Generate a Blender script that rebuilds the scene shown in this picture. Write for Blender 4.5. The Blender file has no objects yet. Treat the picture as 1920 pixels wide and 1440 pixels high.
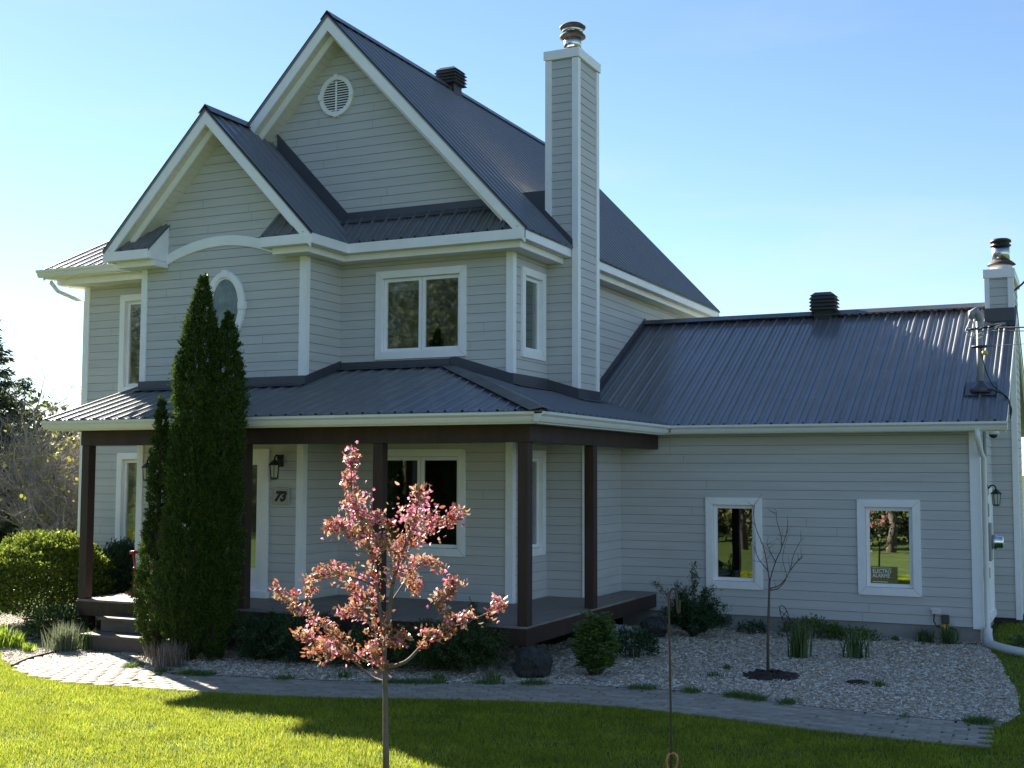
import bpy, bmesh, math, random
import numpy as np
from mathutils import Vector, Matrix
from mathutils.geometry import tessellate_polygon
SC = bpy.context.scene
COL = SC.collection
RNG = np.random.default_rng(7)
random.seed(7)

# ------------------------------------------------------------------ camera
cam_d = bpy.data.cameras.new('camera'); cam = bpy.data.objects.new('camera', cam_d); COL.objects.link(cam)
_r = Vector((0.90318742, 0.42923316, 0.00337403)); _u = Vector((0.02801819, -0.06679549, 0.99737322)); _f = Vector((-0.42833103, 0.90072041, 0.07235518))
M_ = Matrix((( _r.x, _u.x, -_f.x, 7.23828), (_r.y, _u.y, -_f.y, -15.22226), (_r.z, _u.z, -_f.z, 2.30196), (0, 0, 0, 1)))
cam.matrix_world = M_
cam_d.sensor_width = 36.0; cam_d.lens = 2287.54 / 1920 * 36
cam_d.clip_start = 0.1; cam_d.clip_end = 3000
SC.camera = cam

# ------------------------------------------------------------------ light
AZ = math.radians(31.0); EL = math.radians(27.6)           # sun stands behind the house, over its far left corner
to_sun = Vector((-math.cos(AZ) * math.cos(EL), math.sin(AZ) * math.cos(EL), math.sin(EL)))
sun_d = bpy.data.lights.new('sun', 'SUN'); sun = bpy.data.objects.new('sun', sun_d); COL.objects.link(sun)
sun_d.energy = 5.0; sun_d.angle = math.radians(0.55); sun_d.color = (1.0, 0.93, 0.80)
sun.rotation_euler = to_sun.to_track_quat('Z', 'Y').to_euler(); sun.location = (-30, 20, 30)
world = bpy.data.worlds.new('World'); SC.world = world; world.use_nodes = True
wn = world.node_tree; wn.nodes.clear()
wo = wn.nodes.new('ShaderNodeOutputWorld'); wb = wn.nodes.new('ShaderNodeBackground'); sky = wn.nodes.new('ShaderNodeTexSky')
sky.sky_type = 'NISHITA'; sky.sun_disc = False; sky.sun_elevation = EL; sky.sun_rotation = math.atan2(to_sun.x, to_sun.y)
sky.altitude = 300; sky.air_density = 1.0; sky.dust_density = 0.05; sky.ozone_density = 3.0
wb.inputs['Strength'].default_value = 0.0485
tcw = wn.nodes.new('ShaderNodeTexCoord'); mpw = wn.nodes.new('ShaderNodeMapping'); mpw.inputs['Scale'].default_value = (1.0, 1.0, 5.0)
nzw = wn.nodes.new('ShaderNodeTexNoise'); nzw.inputs['Scale'].default_value = 3.2; nzw.inputs['Detail'].default_value = 7; nzw.inputs['Roughness'].default_value = 0.55
sep = wn.nodes.new('ShaderNodeSeparateXYZ'); m1 = wn.nodes.new('ShaderNodeMapRange'); m2 = wn.nodes.new('ShaderNodeMapRange'); mu = wn.nodes.new('ShaderNodeMath'); mu.operation = 'MULTIPLY'
m1.inputs['From Min'].default_value = 0.50; m1.inputs['From Max'].default_value = 0.80; m1.inputs['To Max'].default_value = 0.55      # thin high wisps, thicker near the horizon
m2.inputs['From Min'].default_value = 0.02; m2.inputs['From Max'].default_value = 0.42; m2.inputs['To Min'].default_value = 1.0; m2.inputs['To Max'].default_value = 0.12
mxw = wn.nodes.new('ShaderNodeMix'); mxw.data_type = 'RGBA'; mxw.inputs['B'].default_value = (4.6, 4.8, 5.0, 1)
L_ = wn.links.new
L_(tcw.outputs['Generated'], mpw.inputs['Vector']); L_(mpw.outputs[0], nzw.inputs['Vector']); L_(nzw.outputs['Fac'], m1.inputs['Value']); L_(tcw.outputs['Generated'], sep.inputs[0]); L_(sep.outputs['Z'], m2.inputs['Value'])
L_(m1.outputs[0], mu.inputs[0]); L_(m2.outputs[0], mu.inputs[1]); L_(mu.outputs[0], mxw.inputs['Factor']); L_(sky.outputs[0], mxw.inputs['A']); L_(mxw.outputs['Result'], wb.inputs[0]); wn.links.new(wb.outputs[0], wo.inputs[0])
SC.view_settings.view_transform = 'Standard'; SC.view_settings.look = 'None'; SC.view_settings.gamma = 1.0
SC.view_settings.exposure = 2.0
SC.cycles.max_bounces = 8; SC.cycles.transparent_max_bounces = 16
SC.cycles.sample_clamp_indirect = 6.0

# ------------------------------------------------------------------ materials
def mat(name, col, rough=0.6, metal=0.0, spec=0.5, var=0.0, vscale=3.0, bump=0.0, bscale=40.0, stretch=(1, 1, 1), trans=0.0, island=None, coat=0.0, rvar=0.0):
    m = bpy.data.materials.new(name); m.use_nodes = True; nt = m.node_tree; N = nt.nodes; L = nt.links
    b = N['Principled BSDF']; out = N['Material Output']
    b.inputs['Roughness'].default_value = rough; b.inputs['Metallic'].default_value = metal
    b.inputs['Specular IOR Level'].default_value = spec; b.inputs['Coat Weight'].default_value = coat; b.inputs['Coat Roughness'].default_value = 0.14
    c4 = (*col, 1)
    b.inputs['Base Color'].default_value = c4
    src = None
    if var or bump or rvar:
        tc = N.new('ShaderNodeTexCoord'); mp = N.new('ShaderNodeMapping'); mp.inputs['Scale'].default_value = stretch
        L.new(tc.outputs['Object'], mp.inputs['Vector'])
    if island:
        g = N.new('ShaderNodeNewGeometry'); cr = N.new('ShaderNodeValToRGB'); L.new(g.outputs['Random Per Island'], cr.inputs['Fac'])
        cr.color_ramp.interpolation = 'LINEAR'
        e = cr.color_ramp.elements
        while len(e) < len(island): e.new(0.5)
        for i, c in enumerate(island):
            e[i].position = i / max(1, len(island) - 1); e[i].color = (*c, 1)
        src = cr.outputs['Color']
    if var:
        nz = N.new('ShaderNodeTexNoise'); nz.inputs['Scale'].default_value = vscale; nz.inputs['Detail'].default_value = 6; nz.inputs['Roughness'].default_value = 0.6
        L.new(mp.outputs[0], nz.inputs['Vector'])
        mr = N.new('ShaderNodeMapRange'); mr.inputs['From Min'].default_value = 0.25; mr.inputs['From Max'].default_value = 0.75
        mr.inputs['To Min'].default_value = 1 - var; mr.inputs['To Max'].default_value = 1 + var
        L.new(nz.outputs['Fac'], mr.inputs['Value'])
        mx = N.new('ShaderNodeMix'); mx.data_type = 'RGBA'; mx.blend_type = 'MULTIPLY'; mx.inputs['Factor'].default_value = 1
        if src is not None: L.new(src, mx.inputs['A'])
        else: mx.inputs['A'].default_value = c4
        L.new(mr.outputs[0], mx.inputs['B']); src = mx.outputs['Result']
    if src is not None: L.new(src, b.inputs['Base Color'])
    if rvar:
        n3 = N.new('ShaderNodeTexNoise'); n3.inputs['Scale'].default_value = 2.3; n3.inputs['Detail'].default_value = 5; L.new(mp.outputs[0], n3.inputs['Vector'])
        m3 = N.new('ShaderNodeMapRange'); m3.inputs['From Min'].default_value = 0.3; m3.inputs['From Max'].default_value = 0.7
        m3.inputs['To Min'].default_value = max(0.02, rough - rvar); m3.inputs['To Max'].default_value = rough + rvar
        L.new(n3.outputs['Fac'], m3.inputs['Value']); L.new(m3.outputs[0], b.inputs['Roughness'])
    if bump:
        n2 = N.new('ShaderNodeTexNoise'); n2.inputs['Scale'].default_value = bscale; n2.inputs['Detail'].default_value = 4
        L.new(mp.outputs[0], n2.inputs['Vector'])
        bp = N.new('ShaderNodeBump'); bp.inputs['Strength'].default_value = bump; bp.inputs['Distance'].default_value = 0.01
        L.new(n2.outputs['Fac'], bp.inputs['Height']); L.new(bp.outputs[0], b.inputs['Normal'])
    if trans:
        t = N.new('ShaderNodeBsdfTranslucent'); mxs = N.new('ShaderNodeMixShader'); mxs.inputs[0].default_value = trans
        if src is not None: L.new(src, t.inputs['Color'])
        else: t.inputs['Color'].default_value = c4
        L.new(b.outputs[0], mxs.inputs[1]); L.new(t.outputs[0], mxs.inputs[2]); L.new(mxs.outputs[0], out.inputs['Surface'])
    return m

def glass_mat(name, refl, tint=(0.55, 0.6, 0.58), rough=0.0, wav=0.0):
    m = bpy.data.materials.new(name); m.use_nodes = True; nt = m.node_tree; N = nt.nodes; L = nt.links; N.clear()
    o = N.new('ShaderNodeOutputMaterial'); t = N.new('ShaderNodeBsdfTransparent'); t.inputs[0].default_value = (*tint, 1)
    g = N.new('ShaderNodeBsdfGlossy'); g.inputs['Roughness'].default_value = rough; g.inputs[0].default_value = (0.95, 0.97, 0.95, 1)
    x = N.new('ShaderNodeMixShader'); x.inputs[0].default_value = refl
    L.new(t.outputs[0], x.inputs[1]); L.new(g.outputs[0], x.inputs[2]); L.new(x.outputs[0], o.inputs[0])
    if wav:
        tc = N.new('ShaderNodeTexCoord'); nz = N.new('ShaderNodeTexNoise'); nz.inputs['Scale'].default_value = 2.2; bp = N.new('ShaderNodeBump')
        bp.inputs['Strength'].default_value = wav; bp.inputs['Distance'].default_value = 0.01
        L.new(tc.outputs['Object'], nz.inputs['Vector']); L.new(nz.outputs['Fac'], bp.inputs['Height']); L.new(bp.outputs[0], g.inputs['Normal'])
    return m

M = {}
M['siding'] = mat('greige_siding', (0.55, 0.548, 0.54), 0.62, var=0.09, vscale=2.0, bump=0.18, bscale=60, stretch=(0.35, 0.35, 4), spec=0.25)
M['joint'] = mat('board_joint', (0.36, 0.355, 0.34), 0.8)
M['trim'] = mat('white_trim', (0.90, 0.90, 0.91), 0.45, var=0.05, vscale=4, spec=0.35)
M['soffit'] = mat('cream_soffit', (0.72, 0.69, 0.61), 0.6, var=0.04)
M['dark_gap'] = mat('dark_gap', (0.05, 0.048, 0.045), 0.9)
M['groove'] = mat('board_groove', (0.17, 0.17, 0.16), 0.9)
M['roof'] = mat('charcoal_roof_metal', (0.118, 0.124, 0.140), 0.46, spec=0.9, coat=0.7, var=0.05, vscale=1.3, rvar=0.07)
M['flash'] = mat('charcoal_flashing', (0.060, 0.063, 0.080), 0.40, spec=0.7, var=0.12, vscale=2.5, rvar=0.08)
M['gutter'] = mat('white_gutter', (0.78, 0.78, 0.74), 0.38, var=0.06, vscale=3)
M['beam'] = mat('dark_stained_timber', (0.040, 0.020, 0.015), 0.55, var=0.45, vscale=5, stretch=(1, 1, 0.2), bump=0.2, bscale=30)
M['deck'] = mat('weathered_deck', (0.23, 0.20, 0.18), 0.75, var=0.22, vscale=6, stretch=(3, 0.3, 1), bump=0.2, bscale=40)
M['step'] = mat('dark_step_board', (0.125, 0.10, 0.085), 0.7, var=0.2, vscale=5, stretch=(0.4, 3, 1), bump=0.2)
M['concrete'] = mat('foundation_concrete', (0.27, 0.26, 0.24), 0.85, var=0.2, vscale=2.5, bump=0.25, bscale=25)
M['glass'] = glass_mat('window_glass', 0.28, (0.75, 0.8, 0.78), rough=0.03, wav=0.03)
M['glass2'] = glass_mat('mirror_like_window_glass', 0.55, (0.5, 0.55, 0.5), wav=0.06)
M['glass3'] = glass_mat('dim_window_glass', 0.22, (0.5, 0.55, 0.5), wav=0.06)
M['glass_frost'] = mat('frosted_glass', (0.20, 0.26, 0.26), 0.22, var=0.35, vscale=7, spec=0.9)
M['room'] = mat('blocker_grey', (0.22, 0.20, 0.18), 0.9)
M['curtain'] = mat('curtain_fabric', (0.78, 0.76, 0.70), 0.9, var=0.08)
M['curtain_d'] = mat('dark_curtain_fabric', (0.30, 0.26, 0.21), 0.9, var=0.1)
M['steel'] = mat('bright_steel', (0.62, 0.63, 0.64), 0.22, metal=1.0, rvar=0.1)
M['rust'] = mat('rusty_dark_steel', (0.09, 0.065, 0.055), 0.65, var=0.5, vscale=9)
M['black'] = mat('black_metal', (0.018, 0.018, 0.018), 0.45)
M['dkgrey'] = mat('dark_grey_plastic', (0.06, 0.062, 0.065), 0.5)
M['midgrey'] = mat('grey_painted_steel', (0.30, 0.31, 0.32), 0.45, var=0.06)
M['white_pl'] = mat('white_plastic', (0.75, 0.75, 0.73), 0.4)
M['yellow'] = mat('yellow_plastic', (0.75, 0.48, 0.03), 0.5)
M['red'] = mat('red_paint', (0.42, 0.022, 0.025), 0.4, var=0.1)
M['lampglass'] = mat('milky_lamp_glass', (0.5, 0.5, 0.46), 0.15, spec=0.8)
M['plaque'] = mat('stone_plaque', (0.46, 0.43, 0.37), 0.7, var=0.15, vscale=12)
M['copper'] = mat('copper_hook', (0.62, 0.25, 0.12), 0.4, metal=0.4)
M['hookst'] = mat('bronze_hook', (0.07, 0.052, 0.04), 0.45, metal=0.3)
M['terracotta'] = mat('terracotta', (0.33, 0.13, 0.075), 0.8, var=0.1)
M['rock_d'] = mat('dark_mossy_rock', (0.034, 0.037, 0.035), 0.9, var=0.65, vscale=6, bump=1.0, bscale=16)
M['rock_g'] = mat('pale_grey_rock', (0.26, 0.26, 0.26), 0.85, var=0.35, vscale=6, bump=0.5, bscale=14)
M['bark'] = mat('bark', (0.10, 0.075, 0.06), 0.85, var=0.35, vscale=14, stretch=(1, 1, 0.3), bump=0.4, bscale=50)
M['bark_g'] = mat('grey_bark', (0.14, 0.115, 0.095), 0.85, var=0.3, vscale=10, bump=0.3, bscale=40)
M['twig'] = mat('bare_twig_bark', (0.26, 0.23, 0.20), 0.85, var=0.25, vscale=3)
M['soil'] = mat('dark_soil', (0.035, 0.024, 0.018), 0.95, var=0.4, vscale=12, bump=0.8, bscale=40)
M['cedar'] = mat('cedar_foliage', (0.05, 0.08, 0.02), 0.6, spec=0.2, island=[(0.014, 0.032, 0.008), (0.036, 0.074, 0.015), (0.070, 0.120, 0.022), (0.14, 0.175, 0.032)], trans=0.28)
M['juniper'] = mat('juniper_foliage', (0.04, 0.07, 0.03), 0.6, spec=0.25, island=[(0.025, 0.048, 0.018), (0.055, 0.09, 0.03), (0.10, 0.125, 0.045)], trans=0.2)
M['yew'] = mat('dark_yew_foliage', (0.03, 0.06, 0.025), 0.55, island=[(0.016, 0.042, 0.016), (0.032, 0.075, 0.026), (0.05, 0.10, 0.035)], trans=0.2)
M['spirea'] = mat('bright_shrub_foliage', (0.1, 0.15, 0.02), 0.55, island=[(0.045, 0.075, 0.012), (0.11, 0.16, 0.02), (0.20, 0.25, 0.03), (0.30, 0.32, 0.05)], trans=0.45)
M['fern'] = mat('fresh_green_foliage', (0.08, 0.14, 0.03), 0.5, island=[(0.05, 0.10, 0.018), (0.09, 0.16, 0.03), (0.15, 0.22, 0.045)], trans=0.35)
M['lime'] = mat('lime_green_foliage', (0.2, 0.3, 0.03), 0.5, island=[(0.12, 0.20, 0.015), (0.22, 0.32, 0.03), (0.34, 0.42, 0.05)], trans=0.5)
M['lavender'] = mat('grey_green_foliage', (0.17, 0.2, 0.12), 0.7, island=[(0.10, 0.13, 0.07), (0.19, 0.22, 0.13), (0.30, 0.31, 0.19)], trans=0.3)
M['deadgrass'] = mat('withered_stem', (0.2, 0.16, 0.13), 0.85, island=[(0.10, 0.085, 0.075), (0.2, 0.17, 0.14), (0.30, 0.25, 0.2)])
M['iris'] = mat('iris_leaf', (0.07, 0.13, 0.04), 0.5, island=[(0.035, 0.075, 0.02), (0.075, 0.13, 0.035), (0.12, 0.18, 0.05)], trans=0.25)
M['spruce'] = mat('spruce_needles', (0.03, 0.05, 0.025), 0.7, island=[(0.03, 0.045, 0.022), (0.055, 0.075, 0.034), (0.09, 0.105, 0.05)], trans=0.3)
M['yleaf'] = mat('young_yellow_leaf', (0.4, 0.38, 0.06), 0.5, island=[(0.22, 0.24, 0.035), (0.38, 0.36, 0.06), (0.50, 0.44, 0.12)], trans=0.5)
M['wood'] = mat('woodland_foliage', (0.05, 0.07, 0.02), 0.7, island=[(0.02, 0.035, 0.012), (0.05, 0.065, 0.018), (0.10, 0.11, 0.026), (0.15, 0.13, 0.04)], trans=0.3)
M['wood_d'] = mat('dense_woodland_foliage', (0.05, 0.07, 0.02), 0.7, island=[(0.018, 0.032, 0.012), (0.038, 0.058, 0.018), (0.075, 0.09, 0.026)], trans=0.15)
M['petal'] = mat('pink_petal', (0.7, 0.25, 0.4), 0.5, island=[(0.46, 0.07, 0.19), (0.60, 0.16, 0.30), (0.72, 0.32, 0.45), (0.80, 0.55, 0.60)], trans=0.45)
M['bleaf'] = mat('bronze_leaf', (0.3, 0.1, 0.05), 0.4, island=[(0.22, 0.035, 0.03), (0.33, 0.13, 0.07), (0.38, 0.23, 0.11), (0.46, 0.36, 0.22), (0.40, 0.09, 0.07), (0.36, 0.17, 0.08), (0.56, 0.45, 0.35)], trans=0.4)
M['grass'] = mat('lawn_blade', (0.1, 0.2, 0.02), 0.6, spec=0.12, island=[(0.115, 0.175, 0.018), (0.23, 0.295, 0.026), (0.34, 0.375, 0.036), (0.46, 0.45, 0.08)], trans=0.55, var=0.30, vscale=2.2)
M['lawn'] = mat('lawn_turf', (0.075, 0.105, 0.032), 0.95, spec=0.05, var=0.35, vscale=1.5, bump=0.5, bscale=60)
M['mulch'] = mat('mulch_base', (0.42, 0.345, 0.265), 0.95, var=0.35, vscale=16, bump=0.7, bscale=60)
M['chip'] = mat('wood_chip', (0.4, 0.35, 0.3), 0.85, island=[(0.34, 0.26, 0.19), (0.52, 0.43, 0.34), (0.63, 0.55, 0.45), (0.72, 0.65, 0.56), (0.80, 0.75, 0.67)])
M['paver'] = mat('concrete_paver', (0.32, 0.29, 0.26), 0.85, island=[(0.26, 0.22, 0.175), (0.315, 0.27, 0.215), (0.37, 0.32, 0.26)], var=0.18, vscale=20, bump=0.25, bscale=60)
M['joint_sand'] = mat('path_joint_sand', (0.13, 0.115, 0.085), 0.95, var=0.35, vscale=10)
M['edging'] = mat('black_bed_edging', (0.02, 0.018, 0.016), 0.8)
M['ink'] = mat('black_lettering', (0.012, 0.012, 0.012), 0.5)
M['sign_green'] = mat('sticker_green', (0.17, 0.16, 0.045), 0.5)
M['sign_white'] = mat('sticker_white', (0.75, 0.76, 0.66), 0.5)
M['sign_orange'] = mat('sticker_orange', (0.55, 0.24, 0.05), 0.5)

# ------------------------------------------------------------------ object helpers
ORG = {}
def tag(o, label=None, cat=None, group=None, kind=None):
    if label: o['label'] = label
    if cat: o['category'] = cat
    if group: o['group'] = group
    if kind: o['kind'] = kind
    return o
def thing(name, loc, label, cat, group=None):
    o = bpy.data.objects.new(name, None); COL.objects.link(o); o.location = loc; o.empty_display_size = 0.2
    ORG[o.name] = Vector(loc)
    return tag(o, label, cat, group)
def org(o):
    while o is not None:
        if o.name in ORG: return ORG[o.name]
        o = o.parent
    return Vector((0, 0, 0))
def link(name, me, parent=None, loc=None):
    o = bpy.data.objects.new(name, me); COL.objects.link(o)
    if parent is not None: o.parent = parent
    if loc is not None and parent is None: o.location = loc; ORG[o.name] = Vector(loc)
    return o
def np_mesh(name, V, F, mats, parent=None, loc=None, smooth=False, midx=None):
    """V (n,3) world coordinates, F (m,k) equal sided faces"""
    V = np.asarray(V, np.float32); F = np.asarray(F, np.int32); k = F.shape[1]
    off = org(parent) if parent is not None else Vector(loc or (0, 0, 0))
    V = V - np.array(off, np.float32)
    me = bpy.data.meshes.new(name)
    me.vertices.add(len(V)); me.vertices.foreach_set('co', V.ravel())
    me.loops.add(F.size); me.loops.foreach_set('vertex_index', F.ravel())
    me.polygons.add(len(F)); me.polygons.foreach_set('loop_start', np.arange(0, F.size, k, dtype=np.int32))
    me.polygons.foreach_set('loop_total', np.full(len(F), k, np.int32))
    if smooth: me.polygons.foreach_set('use_smooth', np.ones(len(F), bool))
    for m in (mats if isinstance(mats, (list, tuple)) else [mats]): me.materials.append(m)
    if midx is not None: me.polygons.foreach_set('material_index', np.asarray(midx, np.int32))
    me.update(calc_edges=True)
    return link(name, me, parent, loc)

class MB:
    def __init__(s): s.v = []; s.f = []; s.m = []; s.sm = []
    def face(s, pts, m=0, sm=False):
        i = len(s.v); s.v += [tuple(p) for p in pts]; s.f.append(tuple(range(i, i + len(pts)))); s.m.append(m); s.sm.append(sm)
    def box(s, x0, x1, y0, y1, z0, z1, m=0):
        if x0 > x1: x0, x1 = x1, x0
        if y0 > y1: y0, y1 = y1, y0
        if z0 > z1: z0, z1 = z1, z0
        i = len(s.v)
        s.v += [(x0, y0, z0), (x1, y0, z0), (x1, y1, z0), (x0, y1, z0), (x0, y0, z1), (x1, y0, z1), (x1, y1, z1), (x0, y1, z1)]
        for q in ((3, 2, 1, 0), (4, 5, 6, 7), (0, 1, 5, 4), (1, 2, 6, 5), (2, 3, 7, 6), (3, 0, 4, 7)):
            s.f.append(tuple(i + a for a in q)); s.m.append(m); s.sm.append(False)
        return s
    def prism(s, poly, d, m=0):
        """poly: list of 3D points (planar), d: extrusion vector"""
        n = len(poly); P = [Vector(p) for p in poly]; d = Vector(d); Q = [p + d for p in P]
        nrm = Vector((0, 0, 0))
        for a in range(n): nrm += P[a].cross(P[(a + 1) % n])
        if nrm.dot(d) > 0: P.reverse(); Q.reverse()
        i = len(s.v); s.v += [tuple(p) for p in P] + [tuple(q) for q in Q]
        s.f.append(tuple(i + a for a in range(n))); s.f.append(tuple(i + n + a for a in reversed(range(n))))
        s.m += [m, m]; s.sm += [False, False]
        for a in range(n):
            b = (a + 1) % n
            s.f.append((i + b, i + a, i + n + a, i + n + b)); s.m.append(m); s.sm.append(False)
        return s
    def lathe(s, c, prof, n=24, m=0, axis='z', sm=True):
        """prof: list of (r, h)"""
        c = Vector(c); i = len(s.v)
        for r, h in prof:
            for k in range(n):
                a = 2 * math.pi * k / n; x, y = r * math.cos(a), r * math.sin(a)
                p = {'z': (x, y, h), 'x': (h, x, y), 'y': (x, h, y)}[axis]
                s.v.append(tuple(c + Vector(p)))
        for j in range(len(prof) - 1):
            for k in range(n):
                k2 = (k + 1) % n
                q = (i + j * n + k, i + j * n + k2, i + (j + 1) * n + k2, i + (j + 1) * n + k)
                s.f.append(q if axis != 'y' else q[::-1]); s.m.append(m); s.sm.append(sm)
        s.f.append(tuple(i + k for k in reversed(range(n)))); s.f.append(tuple(i + (len(prof) - 1) * n + k for k in range(n)))
        s.m += [m, m]; s.sm += [False, False]
        return s
    def tube(s, pts, rad, n=6, m=0, sm=True):
        pts = [Vector(p) for p in pts]
        if not isinstance(rad, (list, tuple)): rad = [rad] * len(pts)
        i = len(s.v); up = None
        for j, p in enumerate(pts):
            d = (pts[min(j + 1, len(pts) - 1)] - pts[max(j - 1, 0)])
            d = d.normalized() if d.length > 1e-9 else Vector((0, 0, 1))
            if up is None:
                up = Vector((0, 0, 1)) if abs(d.z) < 0.9 else Vector((1, 0, 0))
            a = d.cross(up)
            if a.length < 1e-6: a = d.orthogonal()
            a.normalize(); b = a.cross(d).normalized(); up = b
            for k in range(n):
                t = 2 * math.pi * k / n
                s.v.append(tuple(p + (a * math.cos(t) + b * math.sin(t)) * rad[j]))
        for j in range(len(pts) - 1):
            for k in range(n):
                k2 = (k + 1) % n
                s.f.append((i + j * n + k, i + j * n + k2, i + (j + 1) * n + k2, i + (j + 1) * n + k)); s.m.append(m); s.sm.append(sm)
        s.f.append(tuple(i + k for k in reversed(range(n)))); s.f.append(tuple(i + (len(pts) - 1) * n + k for k in range(n)))
        s.m += [m, m]; s.sm += [False, False]
        return s
    def build(s, name, mats, parent=None, loc=None, bevel=0.0):
        off = org(parent) if parent is not None else Vector(loc or (0, 0, 0))
        me = bpy.data.meshes.new(name)
        me.from_pydata([(a - off.x, b - off.y, c - off.z) for a, b, c in s.v], [], s.f)
        for m in (mats if isinstance(mats, (list, tuple)) else [mats]): me.materials.append(m)
        me.polygons.foreach_set('material_index', s.m); me.polygons.foreach_set('use_smooth', s.sm)
        me.update()
        o = link(name, me, parent, loc)
        if bevel:
            md = o.modifiers.new('bevel', 'BEVEL'); md.width = bevel; md.segments = 2; md.limit_method = 'ANGLE'; md.harden_normals = False
        return o

def clip(poly, axis, lo, hi):
    """clip a convex 2D polygon to lo <= p[axis] <= hi"""
    for val, sgn in ((lo, 1), (hi, -1)):
        out = []
        n = len(poly)
        for i in range(n):
            a, b = poly[i], poly[(i + 1) % n]
            da, db = (a[axis] - val) * sgn, (b[axis] - val) * sgn
            if da >= -1e-9: out.append(a)
            if (da > 1e-9 and db < -1e-9) or (da < -1e-9 and db > 1e-9):
                t = da / (da - db); out.append((a[0] + (b[0] - a[0]) * t, a[1] + (b[1] - a[1]) * t))
        poly = out
        if len(poly) < 3: return []
    xs = [p[0] for p in poly]; zs = [p[1] for p in poly]
    if max(xs) - min(xs) < 1e-4 or max(zs) - min(zs) < 1e-4: return []
    return poly

EXPO = 0.1305; GRV = 0.0058
def siding(name, parent, O, U, poly, holes=(), z0=0.229, lap=0.006, joints=True):
    """lap siding wall: O point on the plane, U horizontal unit vector; outward normal = U x Z; poly in (u, z) convex"""
    O = Vector(O); U = Vector(U); Z = Vector((0, 0, 1)); Nn = U.cross(Z)
    mb = MB()
    zs = [p[1] for p in poly]; zmin, zmax = min(zs), max(zs)
    k0 = math.floor((zmin - z0) / EXPO); k1 = math.ceil((zmax - z0) / EXPO)
    hz = sorted({h[i] for h in holes for i in (2, 3)})
    def P(u, z, c0):
        out = lap * (1 - (z - c0) / EXPO)
        return O + U * u + Z * (z - O.z) + Nn * out
    for k in range(k0, k1):
        c0 = z0 + k * EXPO; c1 = c0 + EXPO
        cuts = [c0] + [h for h in hz if c0 + 1e-4 < h < c1 - 1e-4] + [c1]
        for a, b in zip(cuts[:-1], cuts[1:]):
            band = clip(poly, 1, a, b)
            if not band: continue
            pcs = [band]
            for (h0, h1, g0, g1) in holes:
                if g0 < b - 1e-4 and g1 > a + 1e-4:
                    nx = []
                    for q in pcs:
                        for lo, hi in ((-1e3, h0), (h1, 1e3)):
                            c = clip(q, 0, lo, hi)
                            if c: nx.append(c)
                    pcs = nx
            for q in pcs:
                gq = clip(q, 1, c0, c0 + GRV); bq = clip(q, 1, c0 + GRV, c1)
                if bq: mb.face([P(u, z, c0) for u, z in bq])
                if gq: mb.face([O + U * u + Z * (z - O.z) - Nn * 0.003 for u, z in gq], 2)
                if a == c0:
                    lowp = [p for p in bq if abs(p[1] - c0 - GRV) < 1e-6]
                    if len(lowp) >= 2:
                        ua, ub = min(p[0] for p in lowp), max(p[0] for p in lowp)
                        w = lambda u, o: O + U * u + Z * (c0 + GRV - O.z) + Nn * o
                        mb.face([w(ua, -0.004), w(ub, -0.004), w(ub, lap * 0.95), w(ua, lap * 0.95)])
        if joints:                                             # a butt joint on some boards
            us = [p[0] for p in clip(poly, 1, c0 + 0.02, c1 - 0.02)] or [0]
            if max(us) - min(us) > 1.4 and random.random() < 0.55:
                u = random.uniform(min(us) + 0.4, max(us) - 0.4)
                if all(not (h[0] - 0.05 < u < h[1] + 0.05 and h[2] < c1 and h[3] > c0) for h in holes):
                    q = [P(u - 0.0035, c0, c0), P(u + 0.0035, c0, c0), P(u + 0.0035, c1 - 0.004, c0), P(u - 0.0035, c1 - 0.004, c0)]
                    mb.face([p + Nn * 0.002 for p in q], 1)
    return mb.build(name, [M['siding'], M['joint'], M['groove']], parent)

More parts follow.
